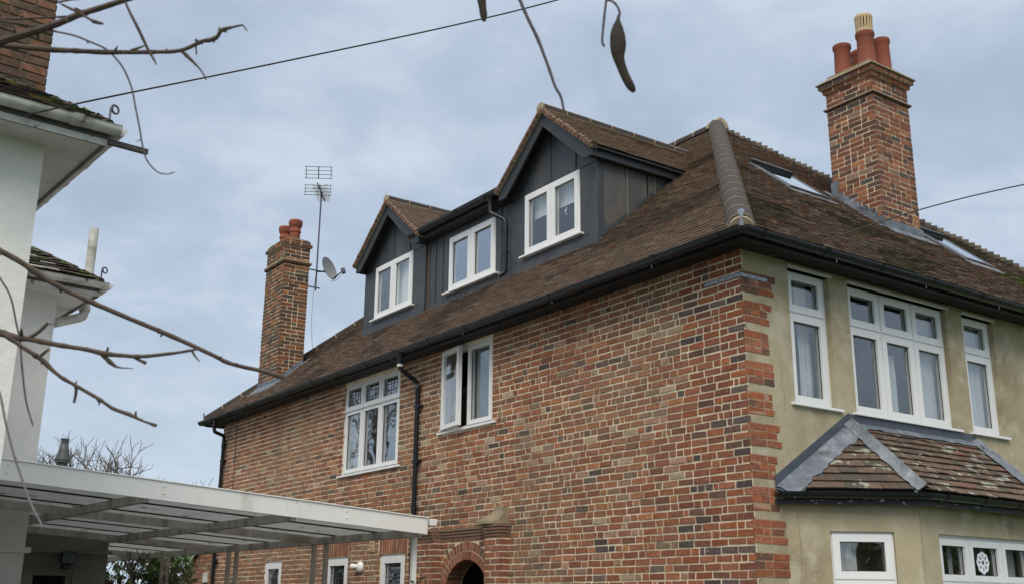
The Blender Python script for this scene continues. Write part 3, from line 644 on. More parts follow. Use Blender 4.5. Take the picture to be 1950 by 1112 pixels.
# side window with open casement
m = .022
w2 = window(H, (0, 0, 0), Y_, -X_, (4.335, 5.51), (3.88, 5.0), [(4.335 + m, 4.935, 3.88 + m, 5.0 - m)], .02, label='white side window with its left casement swung open', bar=.05, sillw=.11, fd=.07, opens=[(4.955, 5.51 - m - .01, 3.88 + m + .01, 5.0 - m - .01)])
th = R_(8); hy = 5.49; Us = V3(-math.sin(th), -math.cos(th), 0); Ws = V3(-math.cos(th), math.sin(th), 0); Os = V3(-.022, hy, 0)
mb = MB(); mb.panel(Os, Us, Z_, Ws, (0, .55), (3.905, 4.975), [(.055, .495, 3.96, 4.92)], (-.02, .035)); sa = mb.obj('sash', WHITE, w2, bevel=.004); tag(sa, 'open casement swung outward')
pane_obj(w2, Os, Us, Z_, Ws, (.053, .497), (3.958, 4.922), .008)
mb = MB(); mb.obox((0, 0, 0), Y_, Z_, X_, (4.88, 4.92), (4.36, 4.50), (-.0, .02)); mb.obj('handle', WHITE, w2)
# ground-floor side windows
for (a, b, c, d) in SH[2:]:
    window(H, (0, 0, 0), Y_, -X_, (a, b), (c, d), [(a + .02, b - .02, c + .02, d - .02)], .02, bar=.085, fd=.07, sillw=.04, leads=lambda i: (6, 5), label='small white ground-floor side window with leaded glass', glassm=GLASS)
# porch door recess behind arch
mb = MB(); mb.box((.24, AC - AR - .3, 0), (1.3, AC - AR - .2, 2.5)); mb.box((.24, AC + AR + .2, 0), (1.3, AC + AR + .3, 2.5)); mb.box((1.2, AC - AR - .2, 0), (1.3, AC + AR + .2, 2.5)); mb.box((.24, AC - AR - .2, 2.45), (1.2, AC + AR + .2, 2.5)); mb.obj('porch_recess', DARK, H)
# front first-floor windows
def fcells(xs, zt=4.525): return grid(xs, [3.585, zt, 4.96])
window(H, (0, 0, 0), X_, -Y_, (.67, 1.31), (3.575, 4.965), fcells([.70, 1.28]), .07, bar=.07, head=True, label='narrow white first-floor window nearest the brick corner', sillw=.06)
window(H, (0, 0, 0), X_, -Y_, (1.615, 3.385), (3.575, 4.965), fcells([1.64, 2.215, 2.79, 3.36]), .07, bar=.07, head=True, label='wide white first-floor window of three lights above the bay', sillw=.06)
window(H, (0, 0, 0), X_, -Y_, (3.69, 4.33), (3.575, 4.965), fcells([3.72, 4.30]), .07, bar=.07, head=True, label='narrow white first-floor window right of the wide one', sillw=.06)
window(H, (0, 0, 0), X_, -Y_, (5.9, 7.6), (3.575, 4.965), fcells([5.905, 6.47, 7.03, 7.595]), .035, bar=.048, head=True, sillw=.06)
# --- chimneys
def chim_pot(mbx, O, prof, n=20): mbx.lathe(O, prof, n)
CX0, CX1, CY0, CY1 = 4.375, 5.185, 1.40, 2.185
mb = MB(); brick_stack(mb, CX0, CX1, CY0, CY1, 5.9, 9.02, PAL_CH, 77)
def rim(mbx, o, z0, z1, mi, col=(1, 1, 1), br=None):
    mbx.box((CX0 - o, CY0 - o, z0), (CX1 + o, CY1 + o, z1), mi, col)
rim(mb, .045, 8.600, 8.616, 2); rim(mb, .03, 8.582, 8.600, 0, (.12, .06, .04))
for (o, z0, z1) in ((.035, 8.86, 8.925), (.075, 8.93, 8.995)):
    brick_stack(mb, CX0 - o, CX1 + o, CY0 - o, CY1 + o, z0, z1, PAL_CH, int(z0 * 100), base=z0)
rim(mb, .105, 8.998, 9.012, 2); rim(mb, .09, 9.012, 9.026, 2)
brick_stack(mb, CX0 + .01, CX1 - .01, CY0 + .01, CY1 - .01, 9.026, 9.10, PAL_CH, 99, base=9.03)
lumpv = []
ch = mb.obj('chimney', [BRICK, CHMORTAR, CREAM], H); tag(ch, 'tall front chimney stack of mottled red brick with corbelled cap')
mb = MB(); mb.prism([(CX0 + .02, CY0 + .02, 9.10), (CX1 - .02, CY0 + .02, 9.10), (CX1 - .02, CY1 - .02, 9.10), (CX0 + .02, CY1 - .02, 9.10)], (0, 0, .03)); mb.obj('flaunching', CONC, ch)
P1 = [(.105, -.03), (.125, .02), (.125, .05), (.118, .07), (.108, .42), (.118, .44), (.125, .46), (.125, .50), (.11, .51), (.09, .49)]
def sc_(p, k, h): return [(a_ * k, b_ * h) for a_, b_ in p]
for (x, y, k, h, lb) in ((4.60, 1.60, 1.1, 1.12, 'tall terracotta pot carrying the slotted cowl'), (4.585, 2.0, 1.08, 1.05, 'left terracotta pot'), (5.0, 1.62, 1.05, 1.18, 'right terracotta pot'), (4.98, 2.0, 1.0, 1.1, 'rear terracotta pot')):
    mb = MB(); chim_pot(mb, (x, y, 9.11), sc_(P1, k, h)); tag(mb.obj('chimney_pot', POT, ch, smooth=True), lb)
mb = MB(); ccx, ccy, z0 = 4.60, 1.60, 9.11 + .56
mb.lathe((ccx, ccy, z0), [(.10, -.02), (.118, .0), (.122, .06)], 20)
for i in range(18):
    t0 = 2 * math.pi * i / 18; t1 = t0 + 2 * math.pi / 18 * .62
    p = lambda t_, r_, z_: V3(ccx + math.cos(t_) * r_, ccy + math.sin(t_) * r_, z0 + z_)
    mb.hexa([p(t0, .10, .06), p(t1, .10, .06), p(t1, .105, .23), p(t0, .105, .23)][::-1], [p(t0, .122, .06), p(t1, .122, .06), p(t1, .127, .23), p(t0, .127, .23)][::-1])
mb.lathe((ccx, ccy, z0), [(.128, .23), (.13, .26), (.12, .285), (.05, .29)], 20)
mb.lathe((ccx, ccy, z0), [(.085, .0), (.085, .24)], 16, 1); mb.obj('chimney_cowl', [BUFF, DARK], ch)
# flashing: apron at the front, steps up the side
zr = lambda y: ZE + K * (y + EX)
mb = MB(); o = .012; z0 = zr(CY0)
mb.box((CX0 - o, CY0 - o, z0 - .02), (CX1 + .05, CY0 - .0045, z0 + .15)); mb.prism([V3(CX0 - .03, CY0 - .012, z0 + .035), V3(CX1 + .14, CY0 - .012, z0 + .035), V3(CX1 + .14, CY0 - .17, z0 - .10), V3(CX0 - .03, CY0 - .17, z0 - .10)], (0, 0, .006))
n = 9
for i in range(n):
    ya = CY0 + (CY1 - CY0) * i / n; yb = CY0 + (CY1 - CY0) * (i + 1) / n; top = zr(yb) + .12 + .0
    mb.prism([(CX0 - .0045, ya - (.012 if i == 0 else 0), zr(ya) - .02), (CX0 - .0045, yb, zr(yb) - .02), (CX0 - .0045, yb, top + rnd.uniform(-.01, .01)), (CX0 - .0045, ya - (.012 if i == 0 else 0), top)], (-.007 - .0015 * (i % 2), 0, 0))
mb.prism([V3(CX0 - .012, CY0 - .05, zr(CY0 - .05) + .045), V3(CX0 - .012, CY1 + .1, zr(CY1 + .1) + .045), V3(CX0 - .13, CY1 + .1, zr(CY1 + .1) + .036), V3(CX0 - .13, CY0 - .05, zr(CY0 - .05) + .036)], (0, 0, .005))
mb.box((CX0 - .02, CY1 - .10, zr(CY1) - .05), (CX0 - .004, CY1 + .02, zr(CY1) + .24)); mb.obj('flashing', LEADF, ch)
# rear-left chimney
LX0, LX1, LY0, LY1 = .25, .76, 11.92, 12.80
mb = MB(); brick_stack(mb, LX0, LX1, LY0, LY1, 5.3, 8.36, PAL_CHL, 177)
zs = lambda x: ZE + K * (x + EX)
def rim2(o, z0, z1, mi, col=(1, 1, 1)): mb.box((LX0 - o, LY0 - o, z0), (LX1 + o, LY1 + o, z1), mi, col)
rim2(.045, 8.035, 8.055, 2); rim2(.035, 8.00, 8.035, 0, (.09, .055, .04))
brick_stack(mb, LX0 - .035, LX1 + .035, LY0 - .035, LY1 + .035, 8.36, 8.425, PAL_CHL, 178, base=8.36)
brick_stack(mb, LX0 - .0, LX1 + .0, LY0 - .0, LY1 + .0, 8.425, 8.49, PAL_CHL, 179, base=8.43)
ch2 = mb.obj('chimney', [BRICK, CHMORTAR, CREAM], H); tag(ch2, 'rear side chimney of dark brown brick carrying two roll-top pots')
mb = MB(); mb.prism([(LX0 + .02, LY0 + .02, 8.49), (LX1 - .02, LY0 + .02, 8.49), (LX1 - .02, LY1 - .02, 8.49), (LX0 + .02, LY1 - .02, 8.49)], (0, 0, .03)); mb.obj('flaunching', CONC, ch2)
P2 = [(.105, -.02), (.11, 0), (.108, .16), (.125, .175), (.125, .20), (.112, .215), (.112, .26), (.13, .275), (.135, .29), (.145, .32), (.15, .35), (.145, .385), (.125, .40), (.10, .39)]
for (x, y) in ((.50, 12.10), (.50, 12.58)):
    mb = MB(); chim_pot(mb, (x, y, 8.50), sc_(P2, .93, 1.1)); tag(mb.obj('chimney_pot', POT, ch2, smooth=True), 'nearer roll-top pot' if y < 12.2 else 'farther roll-top pot')
mb = MB(); n = 6
for i in range(n):
    xa = LX0 + (LX1 - LX0) * i / n; xb = LX0 + (LX1 - LX0) * (i + 1) / n; tp = zs(xb) + .10
    mb.prism([(xa, LY0 - .0045, zs(xa) - .02), (xb, LY0 - .0045, zs(xb) - .02), (xb, LY0 - .0045, tp + .03), (xa, LY0 - .0045, tp - .04)], (0, -.007 - .0015 * (i % 2), 0))
mb.prism([V3(LX0 - .02, LY0 - .012, zs(LX0) + .05), V3(LX1 + .1, LY0 - .012, zs(LX1 + .1) + .05), V3(LX1 + .1, LY0 - .13, zs(LX1 + .1) + .035), V3(LX0 - .16, LY0 - .13, zs(LX0 - .16) + .035)], (0, 0, .005))
mb.box((LX0 - .012, LY0 - .012, zs(LX0) - .05), (LX0 - .0045, LY1 + .012, zs(LX0) + .14)); mb.prism([V3(LX0 - .012, LY0 - .05, zs(LX0) + .05), V3(LX0 - .012, LY1 + .1, zs(LX0) + .05), V3(LX0 - .19, LY1 + .1, zs(LX0 - .19) + .034), V3(LX0 - .19, LY0 - .05, zs(LX0 - .19) + .034)], (0, 0, .005))
mb.obj('flashing', LEADF, ch2)
# --- roof windows on the front slope
def skylight(x0, x1, y0, y1, lb, vent=False):
    P = lambda x, s, n_: V3(x, y0, zr(y0)) + S2 * s + N2 * n_
    Ls = (y1 - y0) / CS; O = P(0, 0, 0); mb = MB()
    mb.panel(O, X_, S2, N2, (x0, x1), (0, Ls), [(x0 + .05, x1 - .05, .07, Ls - .06)], (-.02, .055)); fr = mb.obj('roof_window', ANTH, H, bevel=.006); tag(fr, lb)
    mb = MB(); mb.obox(O, X_, S2, N2, (x0 + .06, x1 - .06), (.08, Ls - .08), (.045, .052)); mb.obj('pane', GLASSS, fr)
    mb = MB(); mb.obox(O, X_, S2, N2, (x0 - .03, x1 + .03), (Ls - .015, Ls + .055), (.02, .105)); mb.obj('top_cover', ANTH, fr, bevel=.008)
    mb = MB(); mb.obox(O, X_, S2, N2, (x0 - .10, x1 + .10), (-.16, .0), (.030, .036)); mb.obox(O, X_, S2, N2, (x0 - .07, x0 - .002), (0, Ls), (.028, .05)); mb.obox(O, X_, S2, N2, (x1 + .002, x1 + .07), (0, Ls), (.028, .05)); mb.obj('flashing', LEADF, fr)
    mb = MB(); mb.obox(O, X_, S2, N2, (x0 + .065, x1 - .065), (Ls - .20, Ls - .07), (.012, .03)); mb.obj('blind', BLINDT, fr)
skylight(3.03, 3.80, 1.86, 2.50, 'dark framed roof window left of the tall chimney'); skylight(5.55, 6.15, .98, 1.72, 'dark framed roof window right of the tall chimney')
# --- dormers
zroofx = lambda x: ZE + K * (x + EX)
def gable_dormer(D, lb, left_open):
    y0, y1 = D['wall']; yc = D['c']; hw = D['hw']; ze = 7.50; zr_ = ze + .92; xb = XD; ov = .20
    pit = (zr_ - ze) / hw
    mb = MB(); wt = ze - .08
    hx = lambda z: (z - ZE) / K - EX
    zb = zroofx(XD) - .02
    WH = D['win']
    # front cladding with opening
    mb.panel((XD, 0, 0), Y_, Z_, -X_, (y0, y1), (zb, wt), [WH], (-.10, 0))
    gy = (y1 + y0) / 2
    mb.prism([(XD + .002, y0, wt), (XD + .002, y1, wt), (XD + .002, yc + .06, zr_ - .10), (XD + .002, yc - .06, zr_ - .10)], (.1, 0, 0))
    for yy, sg in ((y0, 1), (y1, -1)):   # cheeks
        pass
    body = mb.obj('dormer', LEADC, H); tag(body, lb)
    for yy, sg in ((y0, 1), (y1, -1)):
        mb = MB(); mb.prism([(XD + .101, yy, zroofx(XD) - .05), (XD + .101, yy, wt), (hx(wt) + .1, yy, wt)], (0, .08 * sg, 0)); mb.obj('cheek', LEADK, body)
    mb = MB()
    for xx in (1.48, 1.985): mb.box((xx - .008, y0 - .016, zroofx(xx)), (xx + .008, y0 - .0005, 7.42))
    mb.obj('cheek_roll', LEADS, body)
    # seams: vertical rolls and lap lines
    mb = MB(); rl = lambda y, z0, z1, w_=.006: mb.obox((XD, 0, 0), Y_, Z_, -X_, (y - w_, y + w_), (z0, z1), (.0005, .012))
    gz = lambda y: ze + pit * (hw - abs(y - yc)) - .22
    for yy in (yc - .50, yc + .06, yc + .58): rl(yy, 7.375, gz(yy))
    mb.obox((XD, 0, 0), Y_, Z_, -X_, (y0, y1), (7.362, 7.375), (.001, .009))
    mb.obox((XD, 0, 0), Y_, Z_, -X_, (y0 - .006, y1 + .006), (zb + .0, zb + .15), (.001, .008))
    mb.obox((XD, 0, 0), Y_, Z_, -X_, (y0 + .22, y0 + .23), (zb + .15, WH[2] - .03), (.001, .008)); mb.obox((XD, 0, 0), Y_, Z_, -X_, (y1 - .16, y1 - .152), (zb + .15, WH[2] - .03), (.001, .008))
    for yy in [yc + q for q in (-.45, -.2, .12, .35)]: mb.obox((XD, 0, 0), Y_, Z_, -X_, (yy, yy + .035), (7.375, 7.40), (.001, .010))
    mb.box((XD - .004, y0 - .006, zroofx(XD)), (XD + .02, y0 - .001, 7.42))
    pts = [V3(XD, y0 - .008, zroofx(XD) + .03), V3(hx(wt), y0 - .008, wt + .03), V3(hx(wt), y0 - .008, wt + .0), V3(XD, y0 - .008, zroofx(XD) + .10)]
    mb.prism([V3(XD, y0 - .009, zroofx(XD) + .01), V3(hx(wt), y0 - .009, wt + .01), V3(hx(wt), y0 - .009, wt + .10), V3(XD, y0 - .009, zroofx(XD) + .10)], (0, .006, 0))
    mb.obj('lead_seams', LEADC, body)
    # barge boards, fascias, soffit
    x0 = XD - ov
    mb = MB(); bw = .20
    for sg in (-1, 1):
        e_ = V3(x0, yc + sg * (hw - .03), ze - .015); a_ = V3(x0, yc, zr_ - .015)
        nn = V3(0, 0, -1)
        mb.prism([a_, e_, e_ + V3(0, 0, -.13), e_ + V3(0, -sg * .17, -.13), a_ + V3(0, 0, -bw - .05)], (.03, 0, 0))
    for sg in (-1, 1):
        yy = yc + sg * (hw - .03); xe = hx(ze - .02)
        mb.prism([(x0 + .03, yy, ze - .14), (x0 + .03, yy, ze - .005), (hx(ze) + .1, yy, ze - .005), (hx(ze - .14) + .05, yy, ze - .14)], (0, -sg * .025, 0))
    mb.obj('barge_board', ANTH, body, bevel=.003)
    mb = MB()
    for sg in (-1, 1):
        ya, yb = yc + sg * (hw - .055), (y0 if sg < 0 else y1)
        mb.box((x0 + .03, min(ya, yb), ze - .13), (hx(ze - .13) + .02, max(ya, yb), ze - .115))
    mb.prism([(x0 + .03, yc - hw + .1, ze - .02), (x0 + .03, yc + hw - .1, ze - .02), (x0 + .03, yc, zr_ - .09), ], (ov - .03, 0, 0)) if False else None
    for sg in (-1, 1): mb.prism([V3(x0 + .03, yc, zr_ - .05), V3(x0 + .03, yc + sg * (hw - .06), ze - .05), V3(XD + .0, yc + sg * (hw - .06), ze - .05), V3(XD + .0, yc, zr_ - .05)], (0, 0, -.012))
    mb.obj('soffit', SOFD, body)
    # tiled roof
    mb = MB(); ps = math.atan(pit); c_, s_ = math.cos(ps), math.sin(ps)
    xv = lambda z: hx(z)
    for sg in (-1, 1):
        U = X_; S = V3(0, -sg * c_, s_); Nn = V3(0, sg * s_, c_); O = V3(0, yc + sg * (hw + .02), ze - .017)
        xs = x0 - .04
        inside = lambda s, O=O, S=S: (xs, hx(O[2] + S[2] * s) + .22)
        tile_slope(mb, O, U, S, Nn, inside, 4.0, hw / c_ + .01, 51 + sg + int(yc * 10), rt(1.05, 0, (.120, .080, .058), (.38, .27, .19)), gauge=.1, tw=.168, u0=xs, rough_=.6)
        mb.prism([V3(xs + .04, O[1], O[2] + .004), V3(hx(O[2]) + .1, O[1], O[2] + .004), V3(hx(zr_) + .1, yc, zr_ - .004), V3(xs + .04, yc, zr_ - .004)], (0, 0, -.03), 1)
        # verge: bedded tile ends with a second undercloak course
        nn_ = int(hw / c_ / .1); Lv = hw / c_
        mb.obox(O, X_, S, Nn, (xs + .0, xs + .12), (.0, Lv), (-.045, .004), 2)
        for i in range(nn_ + 1):
            p = O + S * (i * .1 + rnd.uniform(-.004, .004)); jx = rnd.uniform(-.004, .004)
            mb.obox(p, X_, S, Nn, (xs - .018 + jx, xs + .10), (.008, .088), (-.040, -.008), 0, mul((.15, .075, .05), rnd.uniform(.7, 1.3)))
            mb.obox(p, X_, S, Nn, (xs - .010 + jx, xs + .10), (.004, .096), (-.006, .016), 0, mul((.17, .10, .065), rnd.uniform(.7, 1.3)))
    rf = mb.obj('dormer_roof', [TILE, DARK, CREAM], body)
    mb = MB(); top = V3(0, yc, zr_ + .03)
    caps(mb, V3(x0 - .045, yc, zr_ + .035), V3(hx(zr_) + .12, yc, zr_ + .035), .085, .45, Z_, 10, .004, 0, 1, sink=.4, seed=3)
    for sg in (-1, 1): mb.obox((0, yc, zr_), X_, V3(0, -sg * c_, s_), V3(0, sg * s_, c_), (x0 - .04, hx(zr_) + .05), (-.085, -.045), (.018, .042), 1)
    mb.tube([V3(x0 - .05, yc, zr_ + .01), V3(x0 - .02, yc, zr_ + .01)], .08, 12, 1); mb.obj('ridge_tiles', [HIPT, CREAM], body, smooth=True)
    # window
    window(body, (XD, 0, 0), Y_, -X_, (WH[0], WH[1]), (WH[2], WH[3]), grid([WH[0] + .012, (WH[0] + WH[1]) / 2 + D.get('mo', 0), WH[1] - .012], [WH[2] + .012, WH[3] - .012]), -.012, bar=.07, sillw=.07, frame_as='window_frame', fd=.08, sillp=.07)
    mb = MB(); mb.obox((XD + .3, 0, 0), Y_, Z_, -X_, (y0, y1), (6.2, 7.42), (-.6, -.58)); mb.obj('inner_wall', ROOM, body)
    return body
D2, D1 = DORM[0], DORM[1]
D2['win'] = (3.71, 4.975, 6.43, 7.355); D1['win'] = (8.185, 9.48, 6.43, 7.38)
dr2 = gable_dormer(D2, 'larger looking near dormer with gable over a two-light window and lead cheek', False)
dr1 = gable_dormer(D1, 'far gabled dormer clad in dark lead', True)
def handle(body, y, z):
    mb = MB(); mb.tube([V3(XD + .035, y, z), V3(XD + .01, y + .005, z + .05), V3(XD + .035, y, z + .11)], .007, 6); mb.obj('handle', WHITE, body)
handle(dr2, 4.05, 6.80)
# flat-roofed link between them
XM = XD + .035; ym0, ym1 = D2['wall'][1], D1['wall'][0]; MW = (5.775, 7.08, 6.385, 7.29)
mb = MB(); mb.panel((XM, 0, 0), Y_, Z_, -X_, (ym0, ym1), (zroofx(XD) - .03, 7.45), [MW], (-.10, 0)); mb.box((XM + .1, ym0, 7.43), (3.2, ym1, 7.46)); link = mb.obj('dormer', LEADC, H); tag(link, 'flat-roofed link section between the two gabled dormers')
mb = MB(); SLx = lambda y, w_=.007, z0=None, z1=7.42, m_=0: mb.obox((XM, 0, 0), Y_, Z_, -X_, (y - w_, y + w_), (z0 or zroofx(XD), z1), (.0005, .012), m_)
for yy in (7.28, 7.50, 5.62): SLx(yy)
mb.obox((XM, 0, 0), Y_, Z_, -X_, (ym0, ym1), (zroofx(XD) - .02, zroofx(XD) + .14), (.001, .008))
SLx(7.70, .02, None, 7.42, 1); SLx(7.755, .006, None, 7.42, 1)
mb.obj('lead_seams', [LEADC, LEADR], link)
window(link, (XM, 0, 0), Y_, -X_, (MW[0], MW[1]), (MW[2], MW[3]), grid([MW[0] + .012, 6.43, MW[1] - .012], [MW[2] + .012, MW[3] - .012]), -.012, bar=.075, sillw=.10, frame_as='window_frame', fd=.08, sillp=.075, glassm=glass('dormer_sky_glass', base=.2, gain=1.0, power=2.6, gcol=(.88, .94, 1)))
mb = MB(); mb.box((XD - .10, ym0 + .02, 7.40), (XM + .3, ym1 + .12, 7.43)); mb.obj('soffit', SOFD, link)
mb = MB(); mb.box((XD - .12, ym0 + .0, 7.42), (XD - .095, ym1 + .12, 7.60)); mb.box((XD - .15, ym0 + .0, 7.60), (3.0, ym1 + .10, 7.635)); mb.obj('flat_roof', ANTH, link, bevel=.004)
mb = MB(); gutter(mb, (XD - .19, 5.42, 7.535), (XD - .19, 7.98, 7.535), brk=.8); mb.obj('gutter', BLACK, link, smooth=True)
mb = MB(); mb.lathe((XD - .19, 5.60, 7.30), [(.032, 0), (.034, .05), (.05, .16), (.062, .18)], 12)
pipe(mb, [(XD - .19, 5.60, 7.34), (XD - .19, 5.60, 7.24), (XD - .05, 5.40, 7.10), (XD - .05, 5.40, 6.30), (XD - .12, 5.46, 6.235)], .034, [(XD - .05, 5.40, 6.93), (XD - .05, 5.40, 6.60)]); mb.obj('downpipe', BLACK, link, smooth=True)
# --- ground-floor bay
bc = [V3(.43, 0, 0), V3(1.51, -.68, 0), V3(3.60, -.68, 0), V3(4.68, 0, 0)]; BT = 2.66
bay = empty('bay_window'); bay.parent = H
def seg_wall(name, p, q, holes, z1=BT):
    d = unit(q - p); nrm = V3(d[1], -d[0], 0); L_ = np.linalg.norm(q - p); mb = MB(); mb.panel(p, d, Z_, nrm, (0, L_), (0, z1), holes, (-.2, 0)); return mb.obj(name, RENDER, bay), d, nrm, L_
Lc = np.linalg.norm(bc[1] - bc[0]); wa = Lc - .862 + .0; wb = Lc - .245
_, d_, n__, _ = seg_wall('bay_wall', bc[0], bc[1], [(wa, wb, .9, 2.33)])
window(bay, bc[0], d_, n__, (wa, wb), (.9, 2.33), grid([wa + .012, wb - .012], [.912, 1.885, 2.318]), .035, bar=.065, frame_as='window_frame')
_, d2_, n2_, L2_ = seg_wall('bay_wall', bc[1], bc[2], [(.30, 1.94, .9, 2.33)])
window(bay, bc[1], d2_, n2_, (.30, 1.94), (.9, 2.33), grid([.312, .828, 1.396, 1.928], [.912, 1.885, 2.30]), .045, bar=.055, frame_as='window_frame')
_, d3_, n3_, _ = seg_wall('bay_wall', bc[2], bc[3], [(.245, .862, .9, 2.33)])
window(bay, bc[2], d3_, n3_, (.245, .862), (.9, 2.33), grid([.257, .85], [.912, 1.885, 2.318]), .035, bar=.065, frame_as='window_frame')
ec = [V3(.30, 0, 0), V3(1.47, -.79, 0), V3(3.64, -.79, 0), V3(4.81, 0, 0)]
Zb = 2.70; aL, aR = V3(1.47, 0, 3.43), V3(3.64, 0, 3.43)
eL, c1_, c2_, eR = [p + V3(0, 0, Zb) for p in ec]
mb = MB(); mb.prism([p * V3(1, 1, 0) + V3(0, 0, BT) for p in ec], (0, 0, .02)); mb.obj('soffit', BLKP, bay)
mb = MB()
for p, q in ((ec[0], ec[1]), (ec[1], ec[2]), (ec[2], ec[3])):
    d = unit(q - p); n_ = V3(d[1], -d[0], 0); mb.obox(p, d, Z_, n_, (-.005, np.linalg.norm(q - p) + .01), (BT - .09, Zb - .01), (0, .022))
mb.obj('fascia', PEEL, bay)
mb = MB()
for p, q in ((ec[0], ec[1]), (ec[1], ec[2]), (ec[2], ec[3])):
    d = unit(q - p); n_ = V3(d[1], -d[0], 0); o = n_ * .075 + V3(0, 0, Zb - .03); gutter(mb, p + o - d * (.0 if p is ec[0] else .035), q + o + d * (.035 if q is not ec[3] else 0), r=.05, brk=.62)
mb.obj('gutter', BLACK, bay, smooth=True)
mb = MB()
def bay_t(r, u, s):
    c = mul((.115, .075, .052), r.uniform(.65, 1.25)); q = r.random()
    if q < .05: c = (.17, .075, .055)
    elif q < .2: c = (.075, .06, .045)
    return c, mul(c, 1.5)
def bay_face(a0, a1, t0, t1, seed):
    U = unit(a1 - a0); Lb = np.linalg.norm(a1 - a0); tl = np.dot(t0 - a0, U); tr = np.dot(t1 - a0, U)
    S = (t0 - a0) - U * tl; Ls = np.linalg.norm(S); S = S / Ls; Nn = np.cross(U, S); Nn = Nn if Nn[2] > 0 else -Nn
    tile_slope(mb, a0, U, S, Nn, lambda s: (tl * s / Ls, Lb + (tr - Lb) * s / Ls), Lb, Ls, seed, bay_t, gauge=.105, tw=.17, rough_=1.6)
    mb.prism([a0 - Nn * .01, a1 - Nn * .01, t1 - Nn * .01] + ([t0 - Nn * .01] if np.linalg.norm(t1 - t0) > .01 else []), -Nn * .02, 1)
bay_face(eL, c1_, aL, aL, 61); bay_face(c1_, c2_, aL, aR, 62); bay_face(c2_, eR, aR, aR, 63)
LICH = mat('lichened_tile', tint=True, rough=.9, var=.3, vscale=30, bump=.6, bscale=80, blotch=(.31, .31, .25), bl_scale=6.5, bl_lo=.575, bl_hi=.62)
brf = mb.obj('bay_roof', [LICH, DARK], bay)
def lead_strip(mbx, p, q, sideA, sideB, up, seed, wa_=.10, wb_=.10, n=26):
    """dressed lead running p->q with wavy lower edges on both sides"""
    r = random.Random(seed); p, q = np.array(p), np.array(q); rows = []
    for i in range(n + 1):
        c = p + (q - p) * i / n; wA = wa_ + r.uniform(-.012, .012); wB = wb_ + r.uniform(-.012, .012); h = r.uniform(-.002, .004)
        rows.append([c + sideA * wA + up * .004, c + sideA * wA * .55 + up * (.016 + h), c + sideA * .035 + up * (.022 + h), c + up * (.050 + h), c + sideB * .035 + up * (.022 + h), c + sideB * wB * .55 + up * (.016 + h), c + sideB * wB + up * .004])
    vs = [x for r_ in rows for x in r_]; fs = []; m_ = len(rows[0])
    for i in range(n):
        for j in range(m_ - 1): fs.append((i * m_ + j, i * m_ + j + 1, (i + 1) * m_ + j + 1, (i + 1) * m_ + j))
    o = len(vs); vs += [x - up * .03 for x in vs]
    fs += [tuple(i + o for i in f[::-1]) for f in fs]; mbx.add(vs, fs)
mb = MB(); Hd = unit(aL - c1_)
Nc = unit(np.cross(c1_ - eL, aL - eL)); Nc = Nc if Nc[2] > 0 else -Nc; Nf = unit(np.cross(c2_ - c1_, aL - c1_)); Nf = Nf if Nf[2] > 0 else -Nf
upb = unit(Nc + Nf); sA = unit(np.cross(Nc, Hd)); sA = sA if np.dot(sA, eL - c1_) > 0 else -sA; sB = unit(np.cross(Nf, Hd)); sB = sB if sB[0] > 0 else -sB
lead_strip(mb, c1_ + upb * .046, aL + upb * .046, sA, sB, upb, 1)
mb.obj('hip_lead', LEADF, bay, smooth=True); mb = MB(); Hd2 = unit(aR - c2_); sC = V3(-sB[0], sB[1], sB[2]); sD = V3(-sA[0], sA[1], sA[2]); upc = V3(-upb[0], upb[1], upb[2])
lead_strip(mb, c2_ + upc * .046, aR + upc * .046, sC, sD, upc, 2)
mb.obj('hip_lead', LEADF, bay, smooth=True)
mb = MB()
def wall_flash(a_, b_, down, seed, n=24, h=.14, wd=.17):
    r = random.Random(seed); rows = []
    for i in range(n + 1):
        c = a_ + (b_ - a_) * i / n; w_ = wd + r.uniform(-.018, .018)
        rows.append([c + V3(0, -.004, h), c + V3(0, -.014, h - .004), c + V3(0, -.016, .035), c + unit(down) * .05 + V3(0, -.020, .048), c + unit(down) * w_ + V3(0, -.018, .048)])
    vs = [x for r_ in rows for x in r_]; fs = []
    for i in range(n):
        for j in range(4): fs.append((i * 5 + j, i * 5 + j + 1, (i + 1) * 5 + j + 1, (i + 1) * 5 + j))
    o = len(vs); vs += [x + V3(0, .003, -.024) for x in vs]; up_ = [f for k_, f in enumerate(fs) if k_ % 4 < 2]; dn__ = [f for k_, f in enumerate(fs) if k_ % 4 > 1] + [tuple(i + o for i in f[::-1]) for f in fs]
    k0 = len(mb.f); mb.add(vs, up_ + dn__)
    for k_ in range(len(up_)): mb.m[k0 + k_] = 1
dc_ = c1_ - eL; ds_ = aL - eL; dwn = -(Nc * 0 + (dc_ - ds_ * np.dot(dc_, ds_) / np.dot(ds_, ds_))) * -1
wall_flash(eL + V3(0, 0, .0), aL + V3(0, 0, 0), dwn, 5, h=.13, wd=.2); wall_flash(aL, aR, V3(0, -.79, -.73), 6, h=.12, wd=.12)
dwn2 = V3(-dwn[0], dwn[1], dwn[2]); wall_flash(aR, eR, dwn2, 7, h=.13, wd=.2)
mb.obj('wall_lead', [LEADF, LEADU], bay, smooth=True)
